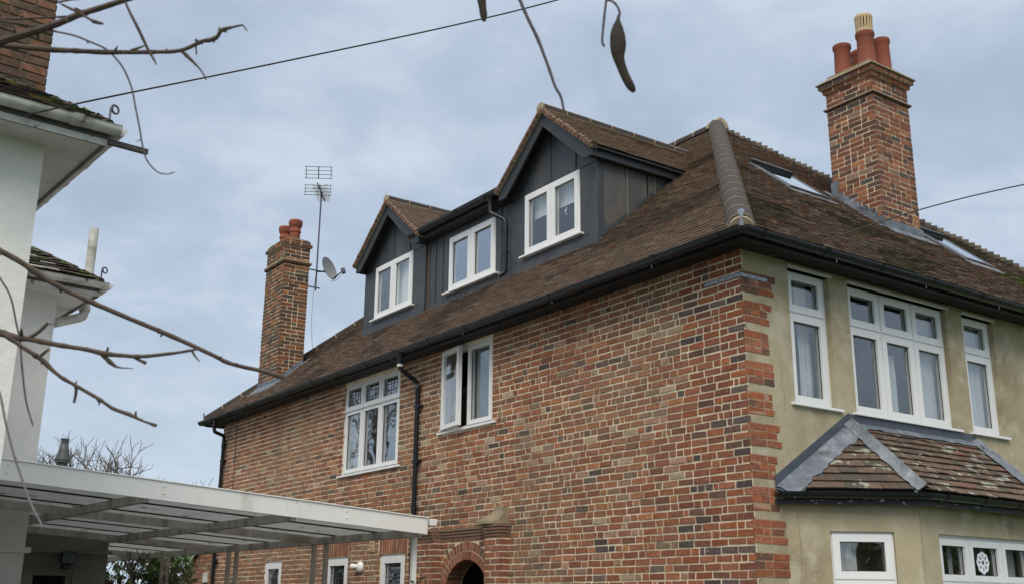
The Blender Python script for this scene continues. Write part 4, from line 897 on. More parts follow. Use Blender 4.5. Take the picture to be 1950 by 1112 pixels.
# hairline cracks in the render
def crack(name, O, U, W, pts, w_=.0016, par=None):
    r = random.Random(len(pts)); mb = MB(); q = []
    for a_, b_ in zip(pts[:-1], pts[1:]):
        for t in (0, .25, .5, .75): q.append(np.array(O) + U * (a_[0] + (b_[0] - a_[0]) * t + r.uniform(-.006, .006)) + Z_ * (a_[1] + (b_[1] - a_[1]) * t) + W * .0005)
    mb.tube(q, w_, 5); return mb.obj(name, GBOARD, par)
crack('render_crack', (0, 0, 0), X_, -Y_, [(.50, 3.9), (.49, 3.75), (.515, 3.6), (.50, 3.42)], par=H)
crack('render_crack', bc[1], d2_, n2_, [(.03, 2.55), (.035, 2.2), (.02, 1.8), (.03, 1.2)], par=bay)
crack('render_crack', bc[0], d_, n__, [(.12, 2.5), (.13, 2.2), (.11, 1.9), (.14, 1.5)], par=bay)
# rear lean-to, far end of side wall
mb = MB(); za = lambda y: 2.75 - .59 * (y - 14.3)
brick_stack(mb, .02, .03, DY + .07, 16.2, 0, 1.3, PAL_WALL, 301, faces='')
bricks(mb, V3(.0, DY + .07, 0), Y_, Z_, -X_, 2.5, 0, 2.9, BASE, [], PAL_WALL, 303, extra=lambda s_, v: [(s_[0], min(s_[1], (2.75 - v) / .59 + .48))] if (2.75 - v) / .59 + .48 > .3 else [])
mb.prism([(.02, DY + .07, 0), (.02, 16.3, 0), (.02, 16.3, za(16.3)), (.02, DY + .07, za(DY + .07))], (.2, 0, 0), 1)
lt = mb.obj('rear_lean_to', [BRICK, MORTAR], H)
mb = MB(); mb.prism([(-.06, 16.5, za(16.5)), (-.06, DY + .05, za(DY + .05)), (-.06, DY + .05, za(DY + .05) + .05), (-.06, 16.5, za(16.5) + .05)], (3, 0, 0)); mb.obj('lean_to_roof', RTX, H)
mb = MB(); mb.prism([(-.085, 16.5, za(16.5) - .03), (-.085, DY + .05, za(DY + .05) - .03), (-.085, DY + .05, za(DY + .05) + .045), (-.085, 16.5, za(16.5) + .045)], (.025, 0, 0)); mb.obj('verge_board', WGUT, H)
mb = MB(); mb.box((-.05, 13.93, 2.02), (.0, 14.13, 2.20)); tag(mb.obj('meter_box', WGUT, H, bevel=.01), 'small white box on the rear lean-to wall')
mb = MB(); mb.box((-.022, 7.30, 2.365), (-.004, 7.43, 2.55))
for i in range(3): mb.box((-.032, 7.315, 2.39 + i * .05), (-.0225, 7.415, 2.42 + i * .05))
tag(mb.obj('air_vent', BUFF, H), 'cream louvred air vent')

# ================================================================== FITTINGS ON THE MAIN HOUSE
def sm(pts, k=4):
    """Catmull-Rom through points"""
    P = [np.array(p, float) for p in pts]; P = [2 * P[0] - P[1]] + P + [2 * P[-1] - P[-2]]; o = []
    for i in range(1, len(P) - 2):
        for j in range(k):
            t = j / k; o.append(.5 * ((2 * P[i]) + (-P[i - 1] + P[i + 1]) * t + (2 * P[i - 1] - 5 * P[i] + 4 * P[i + 1] - P[i + 2]) * t * t + (-P[i - 1] + 3 * P[i] - 3 * P[i + 1] + P[i + 2]) * t ** 3))
    o.append(P[-2]); return o
# television aerial on the rear chimney
PX, PY = .965, 12.0
AE = empty('tv_aerial', 'tall television aerial on a thin pole strapped to the rear chimney', 'aerial', loc=(0, 0, 0))
mb = MB(); mb.tube([(PX, PY, 7.56), (PX, PY, 9.62)], .017, 8); mb.obj('pole', DSTEEL, AE)
mb = MB()
for z in (7.62, 7.97): mb.tube([(LX1, PY, z), (PX + .09, PY, z)], .014, 6); mb.tube([(PX - .01, PY - .03, z - .03), (PX - .01, PY - .03, z + .03)], .012, 6)
mb.tube([(LX1 + .006, PY, 7.60), (LX1 + .006, PY, 8.0)], .012, 6); mb.obj('wall_bracket', DSTEEL, AE)
bd = unit(V3(.50, .80, .06)); sd_ = unit(np.cross(bd, Z_)); ub = np.cross(sd_, bd); bo = V3(PX, PY, 9.62)
b0 = bo - bd * .55 + V3(0, 0, .0); b1 = bo + bd * .65
mb = MB(); mb.tube([b0 - bd * .14 - ub * .03, b1], .012, 6); mb.tube([bo - bd * .02, bo + V3(0, 0, -.1)], .02, 6); mb.obj('boom', BLACK, AE)
mb = MB()
for i in range(13):
    c = b0 + bd * (.16 + .075 * i); hw = .17 - .004 * i
    for s_ in (-1, 1):
        for q in (-1, 1): mb.tube([c, c + sd_ * s_ * hw + ub * (.05 * q)], [.006, .004], 4)
    mb.box(tuple(c - .012), tuple(c + .012))
mb.obj('director', STEEL, AE)
for sgn in (1, -1):
    mb = MB(); ce = b0 - bd * .02 + ub * (.13 * sgn + .04); hw = .27
    uu = unit(ub + bd * (-.25 * sgn)) * sgn
    for k in range(4): mb.tube([ce + sd_ * -hw + uu * (k * .075 - .06), ce + sd_ * hw + uu * (k * .075 - .06)], .0065, 5)
    for s_ in (-.9, 0, .9): mb.tube([ce + sd_ * hw * s_ - uu * .07, ce + sd_ * hw * s_ + uu * .175], .007 if s_ else .011, 5)
    mb.obj('reflector', DSTEEL, AE)
mb = MB(); mb.tube(sm([(PX - .02, PY - .02, 7.9), (PX - .06, PY - .05, 7.5), (PX - .08, PY - .08, 7.0), (PX - .05, PY - .1, 6.5), (PX - .02, PY - .12, 6.22)]), .004, 4); mb.obj('cable', BLACK, AE)
# satellite dish
DS = empty('satellite_dish', 'grey oval satellite dish with a front arm beside the rear chimney', 'satellite dish')
dc = V3(1.13, 11.86, 7.985); dn_ = unit(V3(.42, -.84, .33)); dr = unit(np.cross(Z_, dn_)); du = np.cross(dn_, dr)
mb = MB(); rows = []
for i in range(8):
    q = i / 7; rows.append([dc + (dr * math.cos(t) * .215 + du * math.sin(t) * .255) * q + dn_ * (.055 * q * q) for t in [2 * math.pi * j / 28 for j in range(28)]])
vs = [x for r_ in rows[1:] for x in r_]; fs = []
for i in range(6):
    for j in range(28): fs.append((i * 28 + j, i * 28 + (j + 1) % 28, (i + 1) * 28 + (j + 1) % 28, (i + 1) * 28 + j))
fs.append(tuple(range(28))[::-1]); o = len(vs); vs += [x - dn_ * .008 for x in vs]; fs += [tuple(k + o for k in f[::-1]) for f in fs]; fs += [(6 * 28 + j, 6 * 28 + (j + 1) % 28, o + 6 * 28 + (j + 1) % 28, o + 6 * 28 + j) for j in range(28)]
mb.add(vs, fs); mb.obj('reflector', DISH, DS, smooth=True)
tip = dc + dn_ * .30 - du * .16 + dr * .06
mb = MB(); mb.tube([dc - du * .25 + dn_ * .05, tip], .011, 6); mb.tube([dc - du * .2 + dr * .1 + dn_ * .05, tip], .005, 5); mb.tube(sm([dc - du * .26, dc - du * .31 + dn_ * .1, dc - du * .30 + dn_ * .2, tip - du * .03]), .004, 4); mb.obj('arm', BLACK, DS)
mb = MB(); mb.obox(tip, dr, du, dn_, (-.03, .03), (-.065, .05), (-.03, .045)); mb.obj('receiver', DSTEEL, DS, bevel=.01)
mb = MB(); mb.tube([dc - dn_ * .005, dc - dn_ * .08, V3(PX, PY, 7.95)], .018, 6); mb.obox(dc, dr, du, dn_, (-.05, .05), (-.06, .06), (-.05, -.004)); mb.obj('mount', BLACK, DS)
# security light on the wall
SLt = empty('security_light', 'white security lamp and round mount on brick between the two small windows', 'lamp')
mb = MB(); mb.lathe((-.004, 7.70, 2.16), [(.085, 0), (.085, .02), (.06, .05), (.02, .06)], 20, ax=-X_); mb.obj('mount', WHITE, SLt, smooth=True)
mb = MB(); mb.lathe((-.05, 7.72, 2.17), [(.025, 0), (.03, .02), (.042, .07), (.045, .10), (.04, .105)], 16, ax=unit(V3(-.45, .8, .0))); mb.obj('lamp_head', WHITE, SLt, smooth=True)
# overhead cables
mb = MB(); mb.tube(sm([hit(45, 221, Z_, (0, 0, 5.02)), dep(200, 187, 7.5), dep(520, 122, 8.0), dep(850, 52, 8.6), dep(1060, 1, 9.), dep(1400, -95, 9.8), dep(1900, -260, 11)], 6), .0065, 5); tag(mb.obj('overhead_cable', BLACK), 'thin black overhead cable rising from the white eaves across the sky', 'cable', 'overhead cables')
mb = MB(); mb.tube(sm([hit(1470, 487, Y_, (0, -.42, 0)), dep(1490, 484, 11.9), dep(1560, 462, 11.4), dep(1755, 399, 11.0), dep(1950, 352, 10.6), dep(2300, 285, 10.)], 6), .007, 5); tag(mb.obj('overhead_cable', BLACK), 'black cable crossing the tiled roof and tall chimney', 'cable', 'overhead cables')
# curtains and blinds behind the glass
def cloth(name, O, U, W, u, v, depth, m, label, cat, amp=.012, fold=.07, seed=1, group=None):
    r = random.Random(seed); n = max(8, int((u[1] - u[0]) / fold * 6)); mb = MB(); vs = []; O = np.array(O, float)
    for j, z in enumerate(np.linspace(v[0], v[1], 6)):
        for i in range(n + 1):
            x = u[0] + (u[1] - u[0]) * i / n; ph = (x - u[0]) / fold * 2 * math.pi; aa = amp * (1 + .3 * math.sin(j * 1.3 + i * .2))
            vs.append(O + U * (x + .01 * math.sin(j * .9)) + Z_ * z + W * (-depth + math.sin(ph + .3 * math.sin(j)) * aa))
    fs = [(j * (n + 1) + i, j * (n + 1) + i + 1, (j + 1) * (n + 1) + i + 1, (j + 1) * (n + 1) + i) for j in range(5) for i in range(n)]
    o = len(vs); vs += [p - W * .003 for p in vs]; fs += [tuple(k + o for k in f[::-1]) for f in fs]
    mb.add(vs, fs); return tag(mb.obj(name, m, smooth=True), label, cat, 'curtains and blinds behind the windows')
F0 = (0, 0, 0); S0 = (0, 0, 0)
cloth('curtain', F0, X_, -Y_, (1.02, 1.22), (3.6, 4.92), .22, CURT, 'pale curtain drawn to the right inside the narrow window by the brick corner', 'curtain', seed=2)
cloth('curtain', F0, X_, -Y_, (2.46, 2.62), (3.6, 4.35), .22, CURT, 'gathered pale curtain end behind the middle light of the wide front window', 'curtain', seed=3)
cloth('curtain', F0, X_, -Y_, (2.86, 3.30), (3.6, 4.92), .20, CURT, 'pale hanging curtain behind the right light of the wide front window', 'curtain', seed=4)
cloth('curtain', F0, X_, -Y_, (3.70, 4.25), (3.6, 4.93), .18, CURT, 'cream cloth filling the narrow front window at the far right', 'curtain', amp=.01, fold=.12, seed=5)
cloth('blind', (XD, 0, 0), Y_, -X_, (3.78, 4.92), (7.0, 7.33), .13, BLIND, 'pale half-lowered blind in the near dormer window', 'blind', amp=.002, fold=.3, seed=6)
cloth('blind', (XD, 0, 0), Y_, -X_, (8.22, 8.80), (6.45, 7.33), .13, BLIND, 'pale blind covering the right light of the far dormer window', 'blind', amp=.003, fold=.3, seed=7)
cloth('curtain', (XD, 0, 0), Y_, -X_, (8.86, 9.40), (6.45, 7.33), .30, BLIND, 'light curtain set back in the left light of the far dormer window', 'curtain', amp=.015, fold=.1, seed=8)
cloth('blind', S0, Y_, -X_, (4.36, 4.92), (3.92, 4.96), .14, BLINDT, 'grey-green blind behind the fixed light of the open side window', 'blind', amp=.002, fold=.2, seed=9)
cloth('curtain', S0, Y_, -X_, (8.10, 8.46), (3.6, 4.5), .2, CURT, 'pale curtain inside the left light of the tall side window', 'curtain', seed=10)
cloth('curtain', bc[0], d_, n__, (wa + .05, wa + .30), (1.0, 2.28), .16, CURT, 'pale curtain at the left of the angled bay window', 'curtain', seed=11)
cloth('curtain', bc[1], d2_, n2_, (1.50, 1.90), (1.0, 2.28), .2, CURT, 'dim curtain at the right of the front bay window', 'curtain', seed=12)
for k_, uu in enumerate((.72, 1.28)): cloth('curtain', bc[1], d2_, n2_, (uu, uu + .07), (1.0, 2.28), .2, CURT, ('narrow pale curtain between the first and second bay lights', 'narrow pale curtain between the second and third bay lights')[k_], 'curtain', fold=.035, seed=13 + k_)
# paper snowflake on the middle bay light
mb = MB(); sc_c = bc[1] + d2_ * 1.10 + Z_ * 2.085 + n2_ * (-.066)
def ngon(R, n, ph=0): return [(R * math.cos(2 * math.pi * i / n + ph), R * math.sin(2 * math.pi * i / n + ph)) for i in range(n)]
def ring2(mbx, ro, ri, n=24, z=(0, .002), wav=0, c=(0, 0)):
    A = []; B = []
    for i in range(n):
        t = 2 * math.pi * i / n; q = 1 + wav * math.cos(8 * t)
        A.append(sc_c + d2_ * (c[0] + ro * q * math.cos(t)) + Z_ * (c[1] + ro * q * math.sin(t))); B.append(sc_c + d2_ * (c[0] + ri * math.cos(t)) + Z_ * (c[1] + ri * math.sin(t)))
    for i in range(n):
        j = (i + 1) % n; mbx.hexa([A[i] - n2_ * 0, A[j], B[j], B[i]], [p + n2_ * z[1] for p in (A[i], A[j], B[j], B[i])])
ring2(mb, .105, .082, 48, wav=.05); ring2(mb, .045, .022, 24)
for i in range(8):
    t = 2 * math.pi * i / 8 + .39; u_, v_ = math.cos(t), math.sin(t)
    mb.obox(sc_c, d2_ * u_ + Z_ * v_, -d2_ * v_ + Z_ * u_, n2_, (.04, .09), (-.009, .009), (.0022, .004)); ring2(mb, .020, .011, 12, c=(u_ * .068, v_ * .068), z=(0, .0018))
tag(mb.obj('paper_snowflake', mat('white_paper', (.80, .82, .86), .8)), 'white cut paper snowflake stuck in the middle front bay light', 'paper decoration')

# ================================================================== WHITE NEIGHBOUR HOUSE
WHs = empty('white_house', 'white rendered neighbour house with grey-white gutters and mossy tiled eaves', 'house')
ra = R_(4); e1 = V3(math.cos(ra), math.sin(ra), 0); e2 = V3(-math.sin(ra), math.cos(ra), 0)
def block(Hc, wl, dl, name, hip=True, pitch=32, chim=None, tw=3.0):
    Hc = np.array(Hc, float); SZ = 5.0
    mb = MB(); mb.obox(Hc, e1, e2, Z_, (-wl, 0), (0, dl), (0, SZ)); wl_ = mb.obj(name, WPAINT, WHs)
    ov = .33
    mb = MB(); mb.obox(Hc, e1, e2, Z_, (-wl, ov), (-ov, 0), (SZ - .0, SZ + .015)); mb.obox(Hc, e1, e2, Z_, (.0, ov), (0, dl), (SZ, SZ + .015)); mb.obox(Hc, e1, e2, Z_, (-wl, 0), (.001, dl), (SZ + .001, SZ + .012)); mb.obj('soffit', SOFW, WHs)
    mb = MB(); mb.obox(Hc, e1, e2, Z_, (-wl, ov + .02), (-ov - .02, -ov), (SZ - .02, SZ + .13)); mb.obox(Hc, e1, e2, Z_, (ov, ov + .02), (-ov, dl), (SZ - .02, SZ + .13)); mb.obj('fascia', GBOARD, WHs); mb = MB()
    mb.obox(Hc, e1, e2, Z_, (-wl, ov + .028), (-ov - .028, -ov - .02), (SZ - .022, SZ + .028)); mb.obox(Hc, e1, e2, Z_, (ov + .02, ov + .028), (-ov, dl), (SZ - .022, SZ + .028)); mb.obj('fascia_trim', WGUT, WHs)
    g_ = ov + .02 + .066; mb = MB(); gz = SZ + .115
    P = lambda a, b, z=gz: Hc + e1 * a + e2 * b + Z_ * z
    gutter(mb, P(-wl, -g_), P(g_, -g_), r=.058, brk=.9, lip=.008); gutter(mb, P(g_, -g_), P(g_, dl), r=.058, brk=.55, lip=.008); mb.obj('gutter', WGUT, WHs, smooth=True)
    # hipped roof
    k = math.tan(R_(pitch)); c_, s_ = math.cos(R_(pitch)), math.sin(R_(pitch)); ex = ov + .05; z0 = SZ + .15; hgt = min(wl, dl) / 2
    E0 = P(ex, -ex, z0); EL = P(-wl - ex, -ex, z0); EB = P(ex, dl, z0); hh = (min(wl, dl) / 2 + ex)
    T = E0 + (-e1 + e2) * hh + Z_ * k * hh
    mb = MB(); mb.prism([E0, EL, EL + (e1 + e2) * 0 + e2 * hh + Z_ * k * hh, T], (0, 0, -.03), 1); mb.prism([E0, T, EB - e1 * hh + Z_ * k * hh, EB], (0, 0, -.03), 1)
    S = e2 * c_ + Z_ * s_; Nn = -e2 * s_ + Z_ * c_
    def tf(r, u, s):
        c = mul((.055, .042, .034), r.uniform(.5, 1.3)); q = noise.noise(Vector((u * 1.6, s * 2.5, 3)))
        if q > .10: c = (.045, .058, .015) if r.random() < .75 else (.16, .13, .03)
        if r.random() < .06: c = (.35, .33, .28)
        return c, mul(c, 1.1)
    tile_slope(mb, EL, e1, S, Nn, lambda s: (0, wl + 2 * ex - s * c_), wl + 2 * ex, min(2.6, hh / c_), 71 + int(Hc[0] * 3), tf, rough_=2.2)
    S_ = -e1 * c_ + Z_ * s_; N_ = e1 * s_ + Z_ * c_
    tile_slope(mb, E0, e2, S_, N_, lambda s: (s * c_, dl + ex), dl + ex, min(1.6, hh / c_), 72 + int(Hc[0] * 3), tf, rough_=2.2)
    rf = mb.obj('roof', [TILE, RTX], WHs)
    mb = MB(); caps(mb, E0 + V3(0, 0, .01) + (-e1 + e2) * .02, T + V3(0, 0, .03), .085, .33, unit(V3(0, 0, 1) * c_ + (e1 - e2) * .3), 9, .012, 0, sink=.6, wob=.006); mb.obj('hip_tiles', MOSSY, rf)
    mb = MB(); scroll(mb, E0 + V3(0, 0, .13) + (-e1 + e2) * .03, unit(e1 * .9 + e2 * .3), Z_, .04, .009, 1.1, .10); mb.obj('hip_iron', DSTEEL, rf)
    return wl_, P, rf
H1 = (-6.205, 1.402, 0); H2 = (-5.055, 5.809, 0)
wb1, P1_, rf1 = block(H1, 6.5, 7, 'front_block')
wb2, P2_, rf2 = block(H2, 1.6, 5, 'rear_block')
mb = MB(); mb.obox(P1_(0, 0, 0), e1, e2, Z_, (.352, .66), (-.40, -.365), (4.985, 5.025)); mb.obj('wall_batten', mat('charred_batten', (.05, .045, .042), .8, var=.3, vscale=20, blotch=(.6, .6, .56), bl_scale=14, bl_lo=.66, bl_hi=.68), WHs)
# brick stack
cr_ = hit(82, 190, e2, P1_(0, .32, 0)); xr = np.dot(cr_ - P1_(0, 0, 0), e1); O = P1_(0, 0, 0)
mb = MB(); Oc = P1_(xr - 1.5, .32, 0); mb.obox(Oc, e1, e2, Z_, (0, 1.5), (.003, .8), (5.05, 8.6), 1)
PAL_O = [((.15, .06, .035), 20), ((.10, .048, .032), 20), ((.07, .042, .03), 18), ((.05, .04, .035), 10), ((.20, .08, .045), 8)]
bricks(mb, Oc, e1, Z_, -e2, 1.5, 5.1, 8.6, .02, [], PAL_O, 401, bond='mix', face=.008, joint=.013); bricks(mb, P1_(xr, .32, 0), e2, Z_, e1, .8, 5.1, 8.6, .02, [], PAL_O, 402, face=.008, joint=.013)
OM = mat('dirty_mortar', (.15, .125, .08), .95, var=.3, vscale=9, bump=.5, bscale=60)
mb.obj('chimney', [mat('sooty_brick', tint=True, rough=.95, var=.45, vscale=16, bump=.8, bscale=70, blotch=(.05, .045, .03), bl_scale=7, bl_lo=.52, bl_hi=.68), OM], WHs)
# vent pipe with swan neck
vp = hit(172, 500, e2, P2_(0, .55, 0)); mb = MB(); vx = vp
top = hit(180, 436, e2, P2_(0, .55, 0)); bot = hit(163, 588, e2, P2_(0, .55, 0)); wl_p = hit(104, 606, e2, P2_(0, .55, 0))
vx = V3(top[0], top[1], 0)
pipe(mb, [vx + Z_ * top[2], vx + Z_ * (bot[2] - .10), P2_(0.0, .55, 0) + Z_ * (bot[2] - .30)], .056); mb.tube([vx + Z_ * (bot[2] - .03), vx + Z_ * (bot[2] + .03)], .066, 14); mb.obj('vent_pipe', WGUT, WHs, smooth=True)
# pilaster band
bz = hit(30, 1046, e2, P2_(0, 0, 0))[2]
mb = MB(); mb.obox(P2_(0, 0, 0), e1, e2, Z_, (-1.6, .05), (-.06, .3), (bz - .03, bz + .03)); mb.obj('wall_band', WPAINT, WHs)
# porch under the canopy
pw = hit(203, 1075, Y_, (0, 9.0, 0)); PWX = pw[0]
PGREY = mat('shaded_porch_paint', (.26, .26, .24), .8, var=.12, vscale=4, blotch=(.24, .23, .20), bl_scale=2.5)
def pz(x, y): return hit(x, y, Y_, (0, 9.0, 0))
dl_, dr_, dt = pz(50, 1084)[0], pz(140, 1084)[0], pz(95, 1086)[2]
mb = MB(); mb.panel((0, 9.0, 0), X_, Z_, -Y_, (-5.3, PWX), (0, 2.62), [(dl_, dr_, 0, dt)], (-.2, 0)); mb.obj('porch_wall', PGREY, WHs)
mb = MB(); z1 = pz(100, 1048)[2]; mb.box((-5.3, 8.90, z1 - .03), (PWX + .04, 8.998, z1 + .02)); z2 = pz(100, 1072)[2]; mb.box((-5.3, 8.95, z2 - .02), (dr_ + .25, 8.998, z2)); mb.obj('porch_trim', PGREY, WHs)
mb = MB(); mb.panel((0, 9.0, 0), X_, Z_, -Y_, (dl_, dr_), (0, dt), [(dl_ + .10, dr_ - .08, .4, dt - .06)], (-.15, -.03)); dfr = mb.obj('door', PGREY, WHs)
mb = MB(); mb.box((dl_ + .09, 9.08, .38), (dr_ - .07, 9.09, dt - .05)); mb.obj('pane', glass('dim_glass', base=.0, gain=.1), dfr)
mb = MB(); mb.box((dl_ - .2, 9.9, 0), (dr_ + .2, 10, 2.6)); mb.obj('inner_wall', DARK, WHs)
# flue with conical cowl
fl = hit(118, 884, Y_, (0, 10.5, 0)); s_f = np.linalg.norm(fl - CAM_P) / CAM_F
mb = MB(); pr_ = [(9.5, -70), (9.5, 0), (12.5, 1), (12.5, 5), (13, 6), (11.5, 12), (8.5, 23), (7.2, 32), (6.2, 33), (6.2, 40), (7.5, 41), (7.8, 42.5), (3, 43.5)]
mb.lathe((fl[0], fl[1], fl[2] + .02), [(a_ * s_f, b_ * s_f) for a_, b_ in pr_], 20)
tag(mb.obj('flue_cowl', mat('grey_cowl', (.085, .095, .10), .45, var=.15, vscale=6), WHs, smooth=True), 'dark grey conical flue cowl'); mb = MB(); mb.box((-5.3, 9.2, 2.62), (PWX, 12, 2.70)); mb.obj('porch_roof', DARK, WHs)
# floodlight
fp = pz(125, 1062); FLo = empty('floodlight', 'black floodlight fixed above the door beneath the white canopy', 'lamp')
mb = MB(); mb.box((fp[0] - .10, 8.80, fp[2] - .085), (fp[0] + .10, 8.88, fp[2] + .085)); mb.obj('lamp_housing', BLACK, FLo, bevel=.01)
mb = MB(); mb.box((fp[0] - .085, 8.792, fp[2] - .07), (fp[0] + .085, 8.799, fp[2] + .07)); mb.obj('lens', mat('lamp_lens', (.02, .035, .04), .2), FLo)
mb = MB(); mb.box((fp[0] - .06, 8.85, fp[2] - .15), (fp[0] + .04, 8.97, fp[2] - .086)); mb.obj('sensor', BLACK, FLo, bevel=.01)

# ================================================================== CANOPY
CA = empty('car_canopy', 'white flat canopy with dirty corrugated plastic roof on thin posts between the houses', 'canopy')
rc = R_(2.5); f1c = V3(math.cos(rc), math.sin(rc), 0); f2c = V3(-math.sin(rc), math.cos(rc), 0); C0 = V3(-1.607, 3.26, 0)
hp = lambda x, y, off=0: hit(x, y, f2c, C0 + f2c * off)
TR, TL, BR, BL = hp(815, 986), hp(0, 873), hp(806, 1012), hp(0, 918)
wC = np.dot(TR - TL, f1c); sl = (TR[2] - TL[2]) / wC; fh = .5 * ((TR[2] - BR[2]) + (TL[2] - BL[2]))
Uc = f1c + Z_ * sl        # per metre of width
OC = TR                   # east front top corner; u negative to the west
print('canopy', wC, sl, fh, TR)
WL, DPT = 5.6, 11.6
def cb(mbx, u0, u1, v0, v1, t0, t1, mi=0): mbx.obox(OC, Uc, f2c, Z_, (u0, u1), (v0, v1), (t0, t1), mi)
mb = MB(); cb(mb, -WL, 0, 0, .035, -fh, 0); cb(mb, -WL, .012, -.012, .05, .0005, .012); mb.obj('front_fascia', CANW, CA, bevel=.003)
mb = MB()
for u_ in (-2.93, -1.0, -4.3):
    for q in (-.04, -.105): mb.lathe(OC + Uc * u_ + Z_ * q + f2c * .0, [(.011, 0), (.009, .006), (.003, .008)], 10, ax=-f2c)
mb.obj('fascia_bolts', CANW, CA)
SHT = -fh + .072
offs = [0.02, 2.25, 5.2, 8.2, 11.5]
for i, v in enumerate(offs[1:]):
    mb = MB(); cb(mb, -WL, -.06, v, v + .05, -fh - .03, SHT - .016); mb.obj('beam', CANG, CA)
for u_ in (-.05, -1.55, -3.05, -4.55):
    mb = MB(); cb(mb, u_ - .05, u_, .037, DPT, -fh - .028, SHT - .018); mb.obj('rafter', CANG, CA)
for i, (px__, py__) in enumerate(((788, 1050), (621, 1050), (598, 1050), (449, 1080), (434, 1080), (318, 1095), (307, 1095))):
    q = hit(px__, py__, f1c, OC + Uc * -.03); mb = MB(); mb.box((q[0] - .026, q[1] - .026, 0), (q[0] + .026, q[1] + .026, OC[2] - fh + .03)); mb.obj('post', CANW if i == 0 else CANG, CA, bevel=.003)
vv = .04; i = 0
while vv < DPT - .3:
    w_ = .93; mb = MB(); n = int(w_ / .038); prof = []
    for k in range(n + 1): prof.append((vv + w_ * k / n, .012 * (k % 2) + SHT))
    poly = [OC + f2c * a_ + Z_ * (b_ + .006) for a_, b_ in prof] + [OC + f2c * a_ + Z_ * (b_ + .003) for a_, b_ in prof[::-1]]
    for k in range(n):
        a_, b_ = prof[k], prof[k + 1]
        mb.prism([OC + f2c * a_[0] + Z_ * (a_[1] - .004), OC + f2c * b_[0] + Z_ * (b_[1] - .004), OC + f2c * b_[0] + Z_ * (b_[1] - .002), OC + f2c * a_[0] + Z_ * (a_[1] - .002)], Uc * -WL)
    mb.obj('roof_sheet', mS, CA)
    mb = MB(); cb(mb, -WL, 0, vv + w_ - .035, vv + w_ + .04, SHT - .015, SHT - .0065); mb.obj('lap_strip', DARK, CA)
    vv += w_; i += 1
mb = MB(); sec = [(.014, -.005), (.13, -.005), (.115, -.075), (.035, -.075)]
mb.prism([OC + f1c * a_ + Z_ * b_ for a_, b_ in sec], f2c * DPT); mb.obj('gutter', CANW, CA, bevel=.004)

# ================================================================== FOREGROUND TREE
TRE = empty('bare_tree', 'leafless tree close to the camera with knobbly twigs and hanging pods', 'tree')
TB = V3(-8.75, -4.55, 0)
mb = MB(); mb.tube(sm([TB, TB + V3(.02, .03, 1.), TB + V3(-.03, .02, 2.), TB + V3(.03, -.05, 3.1), TB + V3(.1, -.1, 4.0), TB + V3(.3, -.5, 4.6)]), list(np.linspace(.13, .035, 21)), 12); mb.obj('trunk', BARK, TRE, smooth=True)
rr = random.Random(12)
def branch(pts, ws, d, m_=BARK, root=None, name='branch', knob=.08, d1=None, jit=.5, sub=()):
    mb = MB()
    def one(pts, ws, d, d1, root):
        n = len(pts); P3 = [dep(pts[i][0], pts[i][1], d + ((d1 or d) - d) * i / (n - 1)) for i in range(n)]
        R3 = [max(.4, ws[i] * .9) / 2 * (d + ((d1 or d) - d) * i / (n - 1)) / CAM_F for i in range(n)]
        if root is not None: P3 = [np.array(r_, float) for r_ in root] + P3; R3 = [R3[0] * 1.6] * len(root) + R3
        k = 5; S_ = sm(P3, k); Rr = []
        for i in range(len(P3) - 1):
            for j in range(k): Rr.append(R3[i] + (R3[i + 1] - R3[i]) * j / k)
        Rr.append(R3[-1]); Rr = [q * (1 + rr.uniform(-knob, knob) * .6 + .12 * (i_ % 9 == 4)) for i_, q in enumerate(Rr)]
        S_ = [p + np.array([rr.uniform(-1, 1) for _ in range(3)]) * q * .09 * jit for p, q in zip(S_, Rr)]
        mb.tube(S_, Rr, 8)
        if n > 6 and m_ is BARK:
            for _ in range(int(n * .9)):
                k_ = rr.randint(2, len(S_) - 3); a_ = S_[k_]; dd = unit(unit(S_[k_ + 1] - a_) * rr.uniform(.3, 1.) + np.array([rr.uniform(-1, 1) for _ in range(3)])); l_ = Rr[k_] * rr.uniform(1.6, 3.4)
                mb.tube([a_, a_ + dd * l_ * .7, a_ + dd * l_], [Rr[k_] * .55, Rr[k_] * .42, Rr[k_] * .12], 6)
    one(pts, ws, d, d1, root)
    for s_ in sub: one(s_[0], s_[1], s_[2] if len(s_) > 2 else d, None, None)
    return mb.obj(name, m_, TRE, smooth=True)
tr = lambda z: TB + V3(.0, 0, z)
D_ = 1.62
branch([(-200, 150), (-60, 105), (0, 80), (60, 62), (105, 47), (150, 29), (200, 13), (262, -8), (340, -40)], [26, 22, 19, 17, 16, 14, 13, 12, 9], D_, root=[tr(2.2)], sub=[([(-40, 30), (0, 36), (70, 35), (150, 31)], [6, 5, 5, 4]), ([(-40, 36), (0, 40), (67, 51), (110, 62)], [7, 6, 6, 4])])
branch([(-200, 105), (-60, 88), (0, 87), (33, 89), (93, 95), (133, 97), (200, 100), (286, 100), (343, 97), (383, 80), (400, 77), (413, 71), (423, 58), (445, 52), (463, 48)], [14, 12, 11, 12, 13, 11, 10.5, 9, 8, 8, 10, 8, 9, 5, 4], D_ + .04, root=[tr(2.1)], knob=.16, sub=[([(461, 48), (466, 53), (471, 60)], [3, 3, 2]), ([(346, 98), (358, 109), (376, 127), (386, 140), (393, 153)], [7, 8, 4, 3, 3]), ([(373, 88), (374, 105)], [4, 3]), ([(250, 97), (275, 88)], [7, 3]), ([(373, 80), (376, 76)], [10, 7]), ([(419, 60), (418, 54)], [9, 6])])
branch([(225, -40), (240, 8), (263, 55), (283, 97), (292, 112), (298, 124)], [4, 5, 7, 6, 5, 3], D_ - .1, root=[tr(2.6), dep(100, -120, 1.6)])
